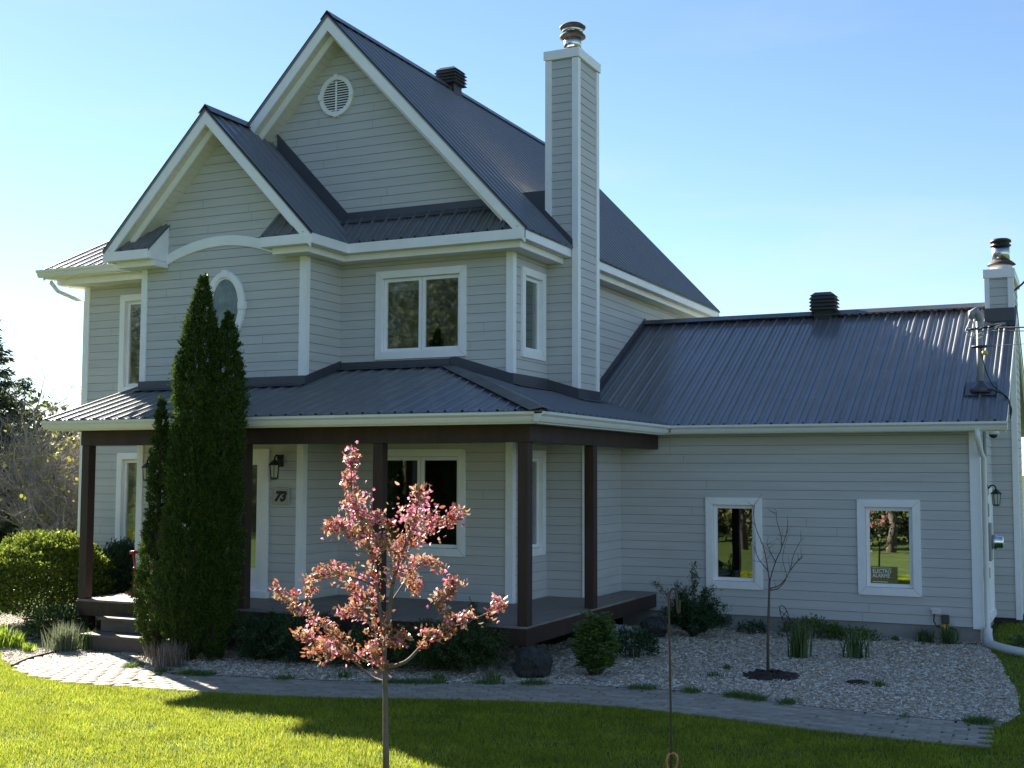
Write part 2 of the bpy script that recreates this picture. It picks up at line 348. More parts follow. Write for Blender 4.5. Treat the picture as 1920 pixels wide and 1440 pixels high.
def ribbed(name, parent, O, U, V, poly, phase=0.0, mats=None, thick=0.02, screws=False, rib=1.0):
    """ribbed metal sheet: convex poly in (u along the eave, v up the slope)"""
    O = Vector(O); U = Vector(U).normalized(); V = Vector(V).normalized(); Nn = U.cross(V)
    if Nn.z < 0: Nn = -Nn
    flip = U.cross(V).z < 0
    mb = MB(); T = 0.229
    prof = [(0.0, 0.025), (0.015, 0.025), (0.034, 0), (0.070, 0), (0.079, 0.009), (0.085, 0.009), (0.094, 0), (0.141, 0), (0.150, 0.009), (0.156, 0.009), (0.165, 0), (0.211, 0)]
    us = [p[0] for p in poly]; u0, u1 = min(us), max(us)
    k = math.floor((u0 - phase) / T) - 1
    bp = []
    while phase + k * T < u1 + T:
        bp += [(phase + k * T + a, h * rib) for a, h in prof]; k += 1
    for (a, ha), (b, hb) in zip(bp[:-1], bp[1:]):
        if b < u0 or a > u1: continue
        q = clip(poly, 0, a, b)
        if not q: continue
        H = lambda u: ha + (hb - ha) * (u - a) / (b - a)
        pts = [O + U * u + V * v + Nn * H(u) for u, v in q]
        if flip: pts.reverse()
        mb.face(pts)
        low = [O + U * u + V * v - Nn * thick for u, v in q]
        if not flip: low.reverse()
        mb.face(low)
    n = len(poly)
    for i in range(n):
        (a, b), (c, d) = poly[i], poly[(i + 1) % n]
        mb.face([O + U * a + V * b - Nn * thick, O + U * c + V * d - Nn * thick, O + U * c + V * d + Nn * 0.0, O + U * a + V * b + Nn * 0.0])
    if screws:
        k = math.floor((u0 - phase) / T)
        vs = [p[1] for p in poly]; vmax = max(vs)
        while phase + k * T < u1:
            for e in (0.05,):
                u = phase + k * T + e + 0.0
                for v in np.arange(0.15, vmax - 0.1, 0.62):
                    if not clip(poly, 0, u - 0.01, u + 0.01): continue
                    seg = clip(clip(poly, 0, u - 0.01, u + 0.01), 1, v - 0.01, v + 0.01)
                    if seg:
                        c = O + U * u + V * v + Nn * 0.003
                        mb.face([c + U * sx * 0.006 + V * sy * 0.006 for sx, sy in ((-1, -1), (1, -1), (1, 1), (-1, 1))], 1)
            k += 1
    return mb.build(name, [M['roof'], M['dark_gap']] if mats is None else mats, parent)

def text_mesh(name, s, size, mtl, parent, origin, U, loc_normal, shear=0.0, extrude=0.002, bold=0.0, width=None):
    """lettering: the words as a mesh standing on the plane of U and Z"""
    cu = bpy.data.curves.new(name, 'FONT'); cu.body = s; cu.size = size; cu.extrude = extrude; cu.shear = shear; cu.offset = bold; cu.align_x = 'LEFT'
    tmp = bpy.data.objects.new(name, cu); COL.objects.link(tmp)
    dg = bpy.context.evaluated_depsgraph_get(); dg.update()
    me = bpy.data.meshes.new_from_object(tmp.evaluated_get(dg))
    bpy.data.objects.remove(tmp); bpy.data.curves.remove(cu)
    co = np.empty(len(me.vertices) * 3, np.float32); me.vertices.foreach_get('co', co); co = co.reshape(-1, 3)
    if width: co[:, 0] *= width / max(1e-6, co[:, 0].max())
    U = np.array(U, float); Nn = np.array(loc_normal, float)
    W = np.array(origin, float) + co[:, :1] * U + co[:, 1:2] * np.array((0, 0, 1.0)) + co[:, 2:3] * Nn
    W -= np.array(org(parent))
    me.vertices.foreach_set('co', W.astype(np.float32).ravel()); me.materials.clear(); me.materials.append(mtl); me.update()
    return link(name, me, parent)

# ------------------------------------------------------------------ ground shape
def gz(x, y):
    x = np.asarray(x, float); y = np.asarray(y, float)
    z = -0.03 + 0.01 * np.clip(x, -8, 8)
    return z - 0.035 * np.clip(-9.0 - y, 0, 26)                  # the lawn falls away gently behind the camera
def gzf(x, y): return float(gz(x, y))

# ------------------------------------------------------------------ house
house = thing('house', (-1.0, 4.0, 0.0), 'two storey greige sided house with charcoal metal roofs, chimney and covered porch', 'house')
X1, Z1 = Vector((1, 0, 0)), Vector((0, 0, 1))
FR = ((1, 0, 0), (0, -1, 0)); RT = ((0, 1, 0), (1, 0, 0)); LF = ((0, -1, 0), (-1, 0, 0)); BK = ((-1, 0, 0), (0, 1, 0))
YP = 3.01; PP = 0.3123                       # porch eave height and pitch
MP = 1.066                                   # main roof pitch
EP = 1.045                                   # entry gable pitch
ENTX = -4.3185

def fbox(mb, O, U, N, u0, u1, z0, z1, d0, d1, m=0):
    O, U, N = Vector(O), Vector(U), Vector(N)
    a = O + U * u0 + Z1 * z0 + N * d0; b = O + U * u1 + Z1 * z1 + N * d1
    mb.box(a.x, b.x, a.y, b.y, a.z, b.z, m)

def window(face, plane, u0, u1, z0, z1, panes=1, glass='glass', curtain=None, tw=0.105, parent=None, label=None):
    """casement window: mitred outer frame, sash(es), pane(s) and what hangs behind; returns the hole for the wall"""
    U, N = face; U = Vector(U); N = Vector(N); O = Vector(plane)
    def P(u, z, d): return O + U * u + Z1 * z + N * d
    mb = MB(); g = 0.0022
    a0, a1, b0, b1 = u0 + tw, u1 - tw, z0 + tw, z1 - tw
    for q in (((u0 + g, z0), (u1 - g, z0), (a1 - g, b0), (a0 + g, b0)), ((u1, z0 + g), (u1, z1 - g), (a1, b1 - g), (a1, b0 + g)),
              ((u1 - g, z1), (u0 + g, z1), (a0 + g, b1), (a1 - g, b1)), ((u0, z1 - g), (u0, z0 + g), (a0, b0 + g), (a0, b1 - g))):
        mb.prism([P(u, z, 0.0) for u, z in q], N * 0.034)
    fr = mb.build('window', M['trim'], parent or house)
    if label: fr['label'] = label
    mb = MB()                                                   # dark mitre gaps and reveal boards
    for (ua, za, ub, zb) in ((u0, z0, a0, b0), (u1, z0, a1, b0), (u0, z1, a0, b1), (u1, z1, a1, b1)):
        mb.face([P(ua, za - 0.004 if za < zb else za + 0.0, 0.0335), P(ub, zb, 0.0335), P(ub + 0.004, zb, 0.0335), P(ua + 0.004, za, 0.0335)], 1)
    fbox(mb, O, U, N, a0 - 0.02, a0, b0, b1, -0.10, 0.0); fbox(mb, O, U, N, a1, a1 + 0.02, b0, b1, -0.10, 0.0)
    fbox(mb, O, U, N, a0, a1, b1, b1 + 0.02, -0.10, 0.0); fbox(mb, O, U, N, a0, a1, b0 - 0.02, b0, -0.10, 0.0)
    mb.build('jamb', [M['trim'], M['dkgrey']], fr)
    wgap = 0.0
    pw = (a1 - a0) / panes
    for i in range(panes):
        s0, s1 = a0 + i * pw + 0.004, a0 + (i + 1) * pw - 0.004
        mb = MB(); w = 0.05
        fbox(mb, O, U, N, s0, s0 + w, b0 + 0.004, b1 - 0.004, -0.075, -0.03); fbox(mb, O, U, N, s1 - w, s1, b0 + 0.004, b1 - 0.004, -0.075, -0.03)
        fbox(mb, O, U, N, s0 + w, s1 - w, b0 + 0.004, b0 + 0.004 + w, -0.075, -0.03); fbox(mb, O, U, N, s0 + w, s1 - w, b1 - 0.004 - w, b1 - 0.004, -0.075, -0.03)
        mb.build('sash', M['trim'], fr, bevel=0.004)
        mb = MB(); fbox(mb, O, U, N, s0 + w - 0.01, s1 - w + 0.01, b0 + w - 0.01, b1 - w + 0.01, -0.056, -0.050)
        mb.build('glass_pane', M[glass], fr)
    if curtain:
        for (c0, c1, e0, e1, mt) in curtain:                    # fractions of the opening
            mb = MB(); n = 28
            cu0, cu1 = a0 + (a1 - a0) * c0, a0 + (a1 - a0) * c1; cz0, cz1 = b0 + (b1 - b0) * e0, b0 + (b1 - b0) * e1
            for k in range(n):
                ua, ub = cu0 + (cu1 - cu0) * k / n, cu0 + (cu1 - cu0) * (k + 1) / n
                da, db = -0.16 + 0.018 * math.sin(k * 1.9), -0.16 + 0.018 * math.sin((k + 1) * 1.9)
                mb.face([P(ua, cz0, da), P(ub, cz0, db), P(ub, cz1, db), P(ua, cz1, da)])
            mb.build('curtain', M[mt], fr)
    return (a0 - 0.012, a1 + 0.012, b0 - 0.012, b1 + 0.012)

# windows first: they give the walls their openings
h_up = window(FR, (0, 0, 0), -2.208, -0.715, 3.939, 5.236, 2, curtain=[(0.02, 0.45, 0.84, 0.97, 'curtain'), (0.05, 0.14, 0.02, 0.86, 'curtain_d')])
h_dn = window(FR, (0, 0, 0), -2.208, -0.715, 1.126, 2.63, 2, curtain=[(0.02, 0.14, 0.0, 1.0, 'curtain_d')])
h_nu = window(RT, (0, 0, 0), 0.275, 1.09, 3.93, 5.215, 1)
h_nd = window(RT, (0, 0, 0), 0.275, 1.09, 1.12, 2.62, 1)
h_lu = window(FR, (0, 0.08, 0), -7.19, -5.90, 3.575, 5.20, 1, curtain=[(0.0, 0.10, 0, 1, 'curtain_d')])
h_ld = window(FR, (0, 0.08, 0), -7.17, -5.90, 0.99, 2.60, 1, curtain=[(0.10, 0.32, 0, 1, 'curtain'), (0.4, 0.62, 0, 1, 'curtain_d')])
h_w1 = window(FR, (0, 2.532, 0), 2.008, 2.849, 0.612, 1.942, 1, 'glass3')
h_w2 = window(FR, (0, 2.532, 0), 4.208, 5.06, 0.612, 1.942, 1, 'glass2')

ZS = 5.40                                                        # upper soffit
rect = lambda a, b, c, d: [(a, c), (b, c), (b, d), (a, d)]
siding('wall', house, (0, 0, 0), X1, rect(-2.838, 0, 0.40, ZS), [h_up, h_dn])
gb = 9.06 - 0.16
siding('gable_wall', house, (0, 0, 0), X1, [(-2.84 - (gb - 5.7) / MP, 5.7), (-2.84 + (gb - 5.7) / MP, 5.7), (-2.84, gb)])
eb = 7.56 - 0.16
door_hole = (-4.66, -3.43, 0.44, 2.60)
siding('wall', house, (0, -0.907, 0), X1, [(-5.823, 0.40), (-2.838, 0.40), (-2.838, eb - (2.838 - 4.3185) * -EP), (ENTX, eb), (-5.823, eb - (5.823 - 4.3185) * EP)], [door_hole])
siding('wall', house, (-2.838, 0, 0), (0, 1, 0), rect(-0.907, 0.0, 0.40, ZS))
siding('wall', house, (-5.823, 0, 0), (0, -1, 0), rect(-0.08, 0.907, 0.40, ZS))
siding('wall', house, (0, 0.08, 0), X1, rect(-7.96, -5.823, 0.86, ZS), [h_lu, h_ld])
siding('wall', house, (-7.96, 0, 0), (0, -1, 0), [(-6.0, 0.86), (-0.08, 0.86), (-0.08, 5.45), (-3.04, 6.95), (-6.0, 5.45)])
siding('wall', house, (0, 0, 0), (0, 1, 0), rect(0, 8.6, 0.40, ZS), [h_nu, h_nd])
siding('gable_wall', house, (0, 8.6, 0), (-1, 0, 0), [(0, 0.2), (5.68, 0.2), (5.68, 5.7), (2.84, 8.85), (0, 5.7)])
siding('wall', house, (-5.68, 0, 0), (0, -1, 0), rect(-8.6, -6.0, 0.3, ZS))
siding('wall', house, (0, 6.0, 0), (-1, 0, 0), rect(5.68, 7.96, 0.3, ZS))
# wall bump below the chimney, wing walls
siding('wall', house, (0, 1.197, 0), X1, rect(0, 0.655, 0.40, 3.22))
siding('wall', house, (0.655, 0, 0), (0, 1, 0), rect(1.197, 2.532, 0.40, 3.2))
siding('wall', house, (0, 2.532, 0), X1, rect(0.655, 5.825, 0.229, 2.93), [h_w1, h_w2])
siding('wall', house, (5.825, 0, 0), (0, 1, 0), [(2.532, 0.229), (8.55, 0.229), (8.55, 3.1), (5.541, 4.80), (2.532, 3.1)])
siding('wall', house, (0, 8.55, 0), (-1, 0, 0), rect(-5.825, 0, 0.229, 2.95))

# foundation
mb = MB(); mb.box(0.675, 5.800, 2.552, 8.53, -0.5, 0.235); mb.box(-7.94, -0.02, 0.10, 8.55, -0.5, 0.45)
mb.box(-7.935, -5.85, 0.105, 5.9, 0.44, 0.865)
mb.box(-5.80, -2.86, -0.885, 0.3, -0.5, 0.42)
mb.build('foundation', M['concrete'], house)

# inside: added floor, ceiling and partition slabs that block daylight leaking through roof gaps
for b in ((-7.9, -0.06, 3.0, 3.1, 0.46, 5.33), (-7.9, -0.06, 0.14, 7.9, 3.0, 3.1), (-7.9, -0.06, 0.14, 7.9, 5.33, 5.37), (-3.4, -3.3, 0.06, 2.99, 0.46, 5.32)): MB().box(*b).build('interior_blocker', M['room'], house)
for b in ((0.72, 5.76, 5.2, 5.3, 0.24, 2.85), (0.72, 5.76, 2.60, 8.4, 2.86, 2.90)): MB().box(*b).build('interior_blocker', M['room'], house)

# corner boards
def corner(x, y, z0, z1, sx, w=0.085):
    mb = MB(); e = 0.024
    mb.box(x - sx * w, x + sx * e, y - e, y + 0.001, z0, z1); mb.box(x, x + sx * e, y + 0.001, y + w, z0, z1)
    return mb.build('corner_board', M['trim'], house)
corner(0, 0, 0.516, ZS - 0.02, 1); corner(-2.838, -0.907, 0.516, ZS - 0.02, 1); corner(-5.823, -0.907, 0.516, ZS - 0.02, -1)
corner(-7.96, 0.08, 0.80, ZS - 0.02, -1); corner(0.655, 1.197, 0.516, 3.15, 1); corner(5.825, 2.532, 0.215, 2.90, 1, 0.11)

# ---- roofs
def plane_roof(name, eave, U, V, poly, **k): return ribbed(name, house, eave, U, V, poly, **k)
YB = 9.06
sl = math.hypot(1, MP); Ls = 3.235 * sl
r_main = ribbed('roof', house, (0.425, -0.465, 5.595), (0, 1, 0), (-1, 0, MP), rect(0, YB + 0.465, 0, 3.265 * sl), rib=0.8)
ribbed('roof', house, (-6.105, -0.465, 5.595), (0, 1, 0), (1, 0, MP), rect(0, YB + 0.465, 0, 3.265 * sl))
def ridge_cap(a, b, dirs, w=0.17, lift=0.055):
    """folded cap along a ridge: dirs = the two downslope vectors"""
    mb = MB(); a, b = Vector(a), Vector(b)
    for d in dirs:
        d = Vector(d).normalized() * w
        n = Vector((0, 0, lift))
        q = [a + n, b + n, b + n + d, a + n + d]
        mb.prism(q, Vector((0, 0, 0.006)))
    return mb.build('ridge_cap', M['flash'], house)
ridge_cap((-2.84, -0.475, 9.075), (-2.84, YB + 0.01, 9.075), [(1, 0, -MP), (-1, 0, -MP)])
es = math.hypot(1, EP); hw = 1.8715 + 0.03
# entry gable: from its front rake back to the main gable wall
ribbed('roof', house, (ENTX + hw, -1.38, 5.595), (0, 1, 0), (-1, 0, EP), rect(0, 1.38 - 0.015, 0, hw * es), rib=1.0)
ribbed('roof', house, (ENTX - hw, -1.38, 5.595), (0, 1, 0), (1, 0, EP), rect(0, 1.38 + 0.3, 0, hw * es))
ridge_cap((ENTX, -1.39, 5.595 + hw * EP + 0.01), (ENTX, -0.02, 5.595 + hw * EP + 0.01), [(1, 0, -EP), (-1, 0, -EP)])
# pent roof between the entry gable and the corner
pv = math.hypot(1, 1.0)
ribbed('roof', house, (-3.2, -0.442, 5.605), (1, 0, 0), (0, 1, 1.0), [(0, 0), (3.50, 0), (3.1, 0.44 * pv), (0, 0.44 * pv)], phase=0.05, rib=1.5)
# the small roof over the far left part of the house
lv = math.hypot(1, 0.5)
ribbed('roof', house, (-8.38, -0.50, 5.60), (1, 0, 0), (0, 1, 0.5), rect(0, 5.0, 0, 3.55 * lv), phase=0.03)
ribbed('roof', house, (-8.38, 6.60, 5.60), (1, 0, 0), (0, -1, 0.5), rect(0, 5.0, 0, 3.55 * lv))
ridge_cap((-8.39, 3.05, 7.385), (-5.0, 3.05, 7.385), [(0, 1, -0.5), (0, -1, -0.5)])
# porch roof, hipped at its right corner
hv = math.hypot(1, PP)
ribbed('porch_roof', house, (-6.10, -2.55, YP), (1, 0, 0), (0, 1, PP), [(0, 0), (7.69, 0), (5.14, 2.55 * hv), (0, 2.63 * hv)], phase=0.02)
ribbed('porch_roof', house, (1.59, -2.55, YP), (0, 1, 0), (-1, 0, PP), [(0, 0), (5.4, 0), (5.55, 1.62 * hv), (2.55, 2.55 * hv)], phase=0.1)
mb = MB()                                                       # hip cap
a, b = Vector((1.60, -2.56, YP + 0.018)), Vector((-0.93, -0.03, YP + 0.012 + 2.53 * PP))
for d in (Vector((0.13, 0.13 * 0.0, 0)), ):
    pass
for sx, sy in ((1, 1), (-1, -1)):
    off = Vector((0.10 * (1 if sx > 0 else -1), 0.10 * (1 if sx > 0 else -1) , 0))
    # down each plane, perpendicular to the hip in plan
    off = Vector((0.11, 0.11, -0.0)) if sx > 0 else Vector((-0.11, -0.11, 0))
    off.z = -0.11 * PP if sx > 0 else -0.11 * PP
    mb.prism([a + Vector((0, 0, 0.018)), b + Vector((0, 0, 0.018)), b + off + Vector((0, 0, 0.016)), a + off + Vector((0, 0, 0.016))], (0, 0, 0.007))
mb.build('hip_cap', M['flash'], house)
# wing roof
WP = 0.5638; wv = math.hypot(1, WP)
r_wing = ribbed('roof', house, (0.0, 2.08, YP - 0.012), (1, 0, 0), (0, 1, WP), rect(0.01, 6.225, 0, 3.465 * wv), phase=0.12, screws=True, rib=1.35)
ribbed('roof', house, (0.0, 9.01, YP - 0.012), (1, 0, 0), (0, -1, WP), rect(0.01, 6.225, 0, 3.465 * wv))
ridge_cap((0.02, 5.545, 4.985), (5.77, 5.545, 4.985), [(0, 1, -WP), (0, -1, -WP)])
# flashings where roofs meet walls: (p, q, wall normal, height, foot reach)
def flashing(p, q, n, h=0.13, foot=0.12, fdir=None, t=0.032):
    p, q, n = Vector(p), Vector(q), Vector(n); mb = MB()
    up = Vector((0, 0, h))
    mb.prism([p - Vector((0, 0, 0.03)), q - Vector((0, 0, 0.03)), q + up, p + up], n * t)
    if fdir is not None:
        f = Vector(fdir).normalized() * foot
        mb.prism([p + n * 0.032 + Z1 * 0.026, q + n * 0.032 + Z1 * 0.026, q + n * 0.032 + f + Z1 * 0.026, p + n * 0.032 + f + Z1 * 0.026], (0, 0, 0.005))
    return mb.build('flashing', M['flash'], house)
zf = lambda y: YP + PP * (y + 2.55)
zr = lambda x: YP + PP * (1.59 - x)
flashing((-5.86, -0.907, zf(-0.907)), (-2.80, -0.907, zf(-0.907)), (0, -1, 0), 0.14, 0.12, (0, -1, -PP))
flashing((-2.838, -0.907, zf(-0.907)), (-2.838, 0, zf(0)), (1, 0, 0), 0.14)
flashing((-2.80, 0, zf(0)), (-0.97, 0, zf(0)), (0, -1, 0), 0.11, 0.12, (0, -1, -PP))
flashing((-0.96, 0, zr(-0.96)), (0.03, 0, zr(0)), (0, -1, 0), 0.16)
flashing((0, -0.03, zr(0)), (0, 1.197, zr(0)), (1, 0, 0), 0.17, 0.12, (1, 0, -PP))
flashing((0, 1.197, zr(0)), (0.51, 1.197, zr(0.48)), (0, -1, 0), 0.17)
flashing((0.484, 1.17, zr(0.484)), (0.484, 2.04, zr(0.484)), (1, 0, 0), 0.17, 0.10, (1, 0, -PP))
flashing((0, 2.9, 3.46), (0, 5.55, 4.96), (1, 0, 0), 0.12, 0.12, (1, 0, 0))
flashing((-3.30, 0, 6.03), (-0.2, 0, 6.03), (0, -1, 0), 0.13, 0.10, (0, -1, -1))
# sloped flashing of the entry roof against the main gable wall
flashing((-2.72, 0, 5.63 + 0.30 * EP), (-4.02, 0, 5.63 + 1.60 * EP), (0, -1, 0), 0.21, t=0.037)

# ---- eaves: fascia, stepped frieze, soffit
def boards(name, lst, m='trim'):
    for b in lst: MB().box(*b).build(name, M[m], house)             # every run of board is a part of its own
zt, zb, z2 = 5.60, 5.462, 5.372
XE, YE, XN, YN = 0.395, -0.448, -2.447, -1.364
XW_ = 2 * ENTX - XN                                             # far side of the entry gable eave
RL, RR = -5.35, -3.30                                           # inner ends of the two eave returns
boards('fascia', [(XN + 0.03, XE, YE, YE + 0.03, zb, zt), (XE - 0.03, XE, YE + 0.03, YB, zb, zt), (XN, XN + 0.03, YN, YE + 0.03, zb, zt),
                  (RR, XN, YN, YN + 0.03, zb, zt), (XW_, RL, YN, YN + 0.03, zb, zt), (XW_ - 0.03, XW_, YN, 0.05, zb, zt), (-6.075, -6.045, 0.1, YB, zb, zt)])
g1, g2 = 0.13, 0.16
boards('frieze_board', [(XN - g1, XE - g1, YE + g1, YE + g2, z2, zb - 0.004), (XE - g2, XE - g1, YE + g2, 8.7, z2, zb - 0.004), (XN - g2, XN - g1, YN + g1, YE + g2, z2, zb - 0.004),
                        (RR + g1, XN - g2, YN + g1, YN + g2, z2, zb - 0.004), (XW_ + g1, RL - 0.0, YN + g1, YN + g2, z2, zb - 0.004), (XW_ + g1, XW_ + g2, YN + g2, 0.05, z2, zb - 0.004)])
boards('soffit', [(XN - g1, XE - 0.02, YE + 0.02, YE + g1 + 0.01, zb - 0.003, zb + 0.01), (XE - g1 - 0.01, XE - 0.02, YE + 0.1, 8.9, zb - 0.004, zb + 0.009),
                  (RR, XN - 0.02, YN + 0.02, YN + g1 + 0.01, zb - 0.005, zb + 0.008), (XN - g1 - 0.01, XN - 0.01, YN + 0.1, YE + 0.05, zb - 0.006, zb + 0.007),
                  (XW_ + 0.02, RL, YN + 0.02, YN + g1 + 0.01, zb - 0.005, zb + 0.008),
                  (-2.838, XE - g2 + 0.01, YE + g2 - 0.02, 0.01, z2 + 0.012, z2 + 0.03), (-0.01, XE - g2 + 0.01, 0.01, 8.6, z2 + 0.013, z2 + 0.031),
                  (RR + g1, XN - g2 + 0.01, YN + g2 - 0.02, -0.895, z2 + 0.014, z2 + 0.032), (-2.85, XN - g2 + 0.01, -0.895, -0.30, z2 + 0.015, z2 + 0.033),
                  (XW_ + g2 - 0.01, RL, YN + g2 - 0.02, -0.895, z2 + 0.014, z2 + 0.032), (XW_ + g2 - 0.01, -5.81, -0.895, 0.09, z2 + 0.0145, z2 + 0.0325)], 'soffit')
# rakes: outer board, inner board and slatted soffit under the overhang
def rake(ax, az, ex, ez, yf, yw, inner=True, lo=None):
    ax, az, ex, ez = float(ax), float(az), float(ex), float(ez)
    def sl_(x): return az + (ez - az) * (x - ax) / (ex - ax)
    mb = MB()
    mb.prism([(ax, yf, az - 0.02), (ex, yf, ez - 0.02), (ex, yf, ez - 0.20), (ax, yf, az - 0.225)], (0, 0.03, 0))
    mb.build('rake_board', M['trim'], house)
    ex2 = ex if lo is None else lo
    mb = MB(); ym = yf + 0.17
    mb.prism([(ax, ym, az - 0.17), (ex2, ym, sl_(ex2) - 0.17), (ex2, ym, sl_(ex2) - 0.31), (ax, ym, az - 0.31)], (0, 0.03, 0))
    mb.build('rake_board', M['trim'], house)
    if ez < 6: ex, ez = ex - (ex - ax) * 0.075, ez - (ez - az) * 0.075   # the slats stop above the eave box
    mb = MB(); L = math.hypot(ex - ax, ez - az); n = int(L / 0.105)
    for y0, y1, dz in ((yf + 0.028, ym + 0.002, 0.185), (ym + 0.028, yw, 0.285)):
        for k in range(n):
            xa = ax + (ex - ax) * (k + 0.04) / n; xb = ax + (ex - ax) * (k + 0.96) / n
            mb.prism([(xa, y0, sl_(xa) - dz), (xb, y0, sl_(xb) - dz), (xb, y1, sl_(xb) - dz), (xa, y1, sl_(xa) - dz)], (0, 0, 0.012))
        mb.prism([(ax, y0, az - dz + 0.016), (ex, y0, ez - dz + 0.016), (ex, y1, ez - dz + 0.016), (ax, y1, az - dz + 0.016)], (0, 0, 0.004), 1)
    mb.build('rake_soffit', [M['soffit'], M['dark_gap']], house)
rake(-2.84, 9.06, XE, 5.61, -0.452, 0.0, lo=0.12); rake(-2.84, 9.06, -6.05, 5.64, -0.452, 0.0)
eza = 5.595 + hw * EP
rake(ENTX, eza, XN, 5.61, -1.368, -0.907, lo=XN - 0.35); rake(ENTX, eza, XW_, 5.61, -1.368, -0.907, lo=XW_ + 0.35)
rake(-2.84, 9.06, XE, 5.61, YB - 0.03, 8.6); 
# the two boxed eave returns, each with its own little roof
for (xa, xb) in ((XW_ + 0.03, RL), (RR, XN - 0.03)):
    mb = MB(); end = RL if xb == RL else RR; oth = xa if end == RL else xb; sg = 1 if end == RL else -1
    tx = oth + sg * (0.44 / EP + 0.05)                          # the top edge stops under the gable roof
    A0, A1, B0, B1, T0, T1 = (end, YN + 0.002, zt - 0.018), (oth, YN + 0.002, zt - 0.018), (end, -0.912, zt - 0.02), (oth, -0.912, zt - 0.02), (end, -0.912, zt + 0.405), (tx, -0.912, zt + 0.405)
    for q in ((A0, A1, T1, T0), (A0, B0, T0), (A1, B1, T1), (B0, B1, T1, T0), (A0, A1, B1, B0)): mb.face(q)
    mb.box(end - 0.012, end + 0.012, YN + 0.03, -0.93, zb, zt - 0.001)
    lx = end if end == RL else RR + g1
    mb.box(lx - 0.010, lx + 0.014, YN + g1 - 0.002, -0.93, z2 - 0.001, zb - 0.0055)
    mb.build('eave_return', M['trim'], house)
    rl_ = 0.455 * math.hypot(1, 0.963); L_ = xb - xa
    pl = [(0, 0), (L_ + 0.02, 0), (L_ + 0.02, rl_), (abs(tx - oth) - 0.03, rl_)] if end == RL else [(0, 0), (L_, 0), (L_ - abs(tx - oth) + 0.03, rl_), (0, rl_)]
    ribbed('return_roof', house, (xa if end == RL else xa - 0.025, YN + 0.006, zt + 0.004), (1, 0, 0), (0, 1, 0.963), pl, phase=0.06, thick=0.008)
# frieze arch above the oval window
mb = MB(); xm, wdt = 0.5 * (RL + RR), RR - RL
N_ = 28
for k in range(N_):
    def A(t, o):
        x = xm + (t - 0.5) * (wdt + 0.10); hgt = 1 - (2 * t - 1) ** 2
        return (x, -0.907, 5.40 + 0.235 * hgt + o * (0.15 if o else 0))
    t0, t1 = k / N_, (k + 1) / N_
    mb.prism([A(t0, 0), A(t1, 0), A(t1, 1), A(t0, 1)], (0, -0.036, 0))
mb.build('arch_trim', M['trim'], house)
# far-left eave
boards('fascia', [(-8.36, -6.2, -0.487, -0.46, 5.47, 5.585), (-8.36, -8.33, -0.46, 6.56, 5.47, 5.57)])
boards('frieze_board', [(-8.22, -5.84, -0.33, -0.30, 5.37, 5.466), (-8.22, -8.19, -0.30, 6.2, 5.37, 5.466)])
boards('soffit', [(-8.34, -6.0, -0.47, -0.31, 5.466, 5.478), (-8.20, -5.83, -0.31, 0.07, 5.384, 5.40), (-8.20, -7.95, 0.07, 6.1, 5.385, 5.401)], 'soffit')
mb = MB(); mb.prism([(-8.365, -0.487, 5.585), (-8.365, 3.05, 7.34), (-8.365, 3.05, 7.18), (-8.365, -0.487, 5.44)], (0.03, 0, 0)); mb.prism([(-8.365, 6.587, 5.585), (-8.365, 3.05, 7.34), (-8.365, 3.05, 7.18), (-8.365, 6.587, 5.44)], (0.03, 0, 0))
mb.build('rake_board', M['trim'], house)

# ---- gutters
def gutter(a, b, n, z, hgt=0.115, dep=0.115):
    """K-shaped gutter from a to b (plan points on the fascia), n outward"""
    a, b, n = Vector((*a, 0)), Vector((*b, 0)), Vector((*n, 0)); mb = MB()
    prof = [(0, -hgt), (0.06, -hgt), (0.075, -hgt + 0.03), (0.085, -hgt + 0.06), (dep, -0.03), (dep, 0), (dep - 0.012, 0), (dep - 0.012, -0.022), (0.012, -0.03), (0, -0.03)]
    mb.prism([a + n * d + Z1 * (z + h) for d, h in prof], b - a)
    return mb.build('gutter', M['gutter'], house)
gutter((-6.12, -2.46), (1.50, -2.46), (0, -1), 3.0); gutter((1.50, -2.575), (1.50, 2.15), (1, 0), 3.0)
gutter((1.615, 2.15), (6.235, 2.15), (0, -1), 3.0); gutter((-8.42, -0.488), (-6.2, -0.488), (0, -1), 5.60)
boards('fascia', [(-6.10, 1.47, -2.46, -2.432, 2.865, 2.985), (1.472, 1.50, -2.46, 2.20, 2.865, 2.985), (1.52, 6.215, 2.151, 2.178, 2.875, 2.985)])
boards('soffit', [(-6.08, 1.47, -2.44, -0.92, 2.872, 2.884), (-2.83, 1.47, -0.92, 0.0, 2.8725, 2.8845), (0.0, 1.47, 0.0, 1.19, 2.873, 2.885), (0.66, 1.47, 1.19, 2.52, 2.8735, 2.8855), (1.47, 6.2, 2.17, 2.53, 2.882, 2.894), (-6.08, -5.83, -0.92, 0.07, 2.871, 2.883)], 'soffit')
mb = MB(); mb.prism([(6.215, 2.17, 2.97), (6.215, 5.54, 4.87), (6.215, 5.54, 4.74), (6.215, 2.17, 2.86)], (-0.03, 0, 0)); mb.prism([(6.215, 8.95, 2.97), (6.215, 5.54, 4.87), (6.215, 5.54, 4.74), (6.215, 8.95, 2.86)], (-0.03, 0, 0))
mb.build('rake_board', M['trim'], house)
mb = MB(); mb.prism([(5.83, 2.2, 2.90), (5.83, 5.54, 4.80), (6.19, 5.54, 4.80), (6.19, 2.2, 2.90)], (0, 0, 0.012)); mb.build('soffit', M['soffit'], house)
mb = MB(); mb.prism([(-6.10, -2.44, 2.97), (-6.10, 0.06, 2.97 + 2.5 * PP), (-6.10, 0.06, 2.87), (-6.10, -2.44, 2.87)], (0.028, 0, 0)); mb.build('fascia', M['trim'], house)

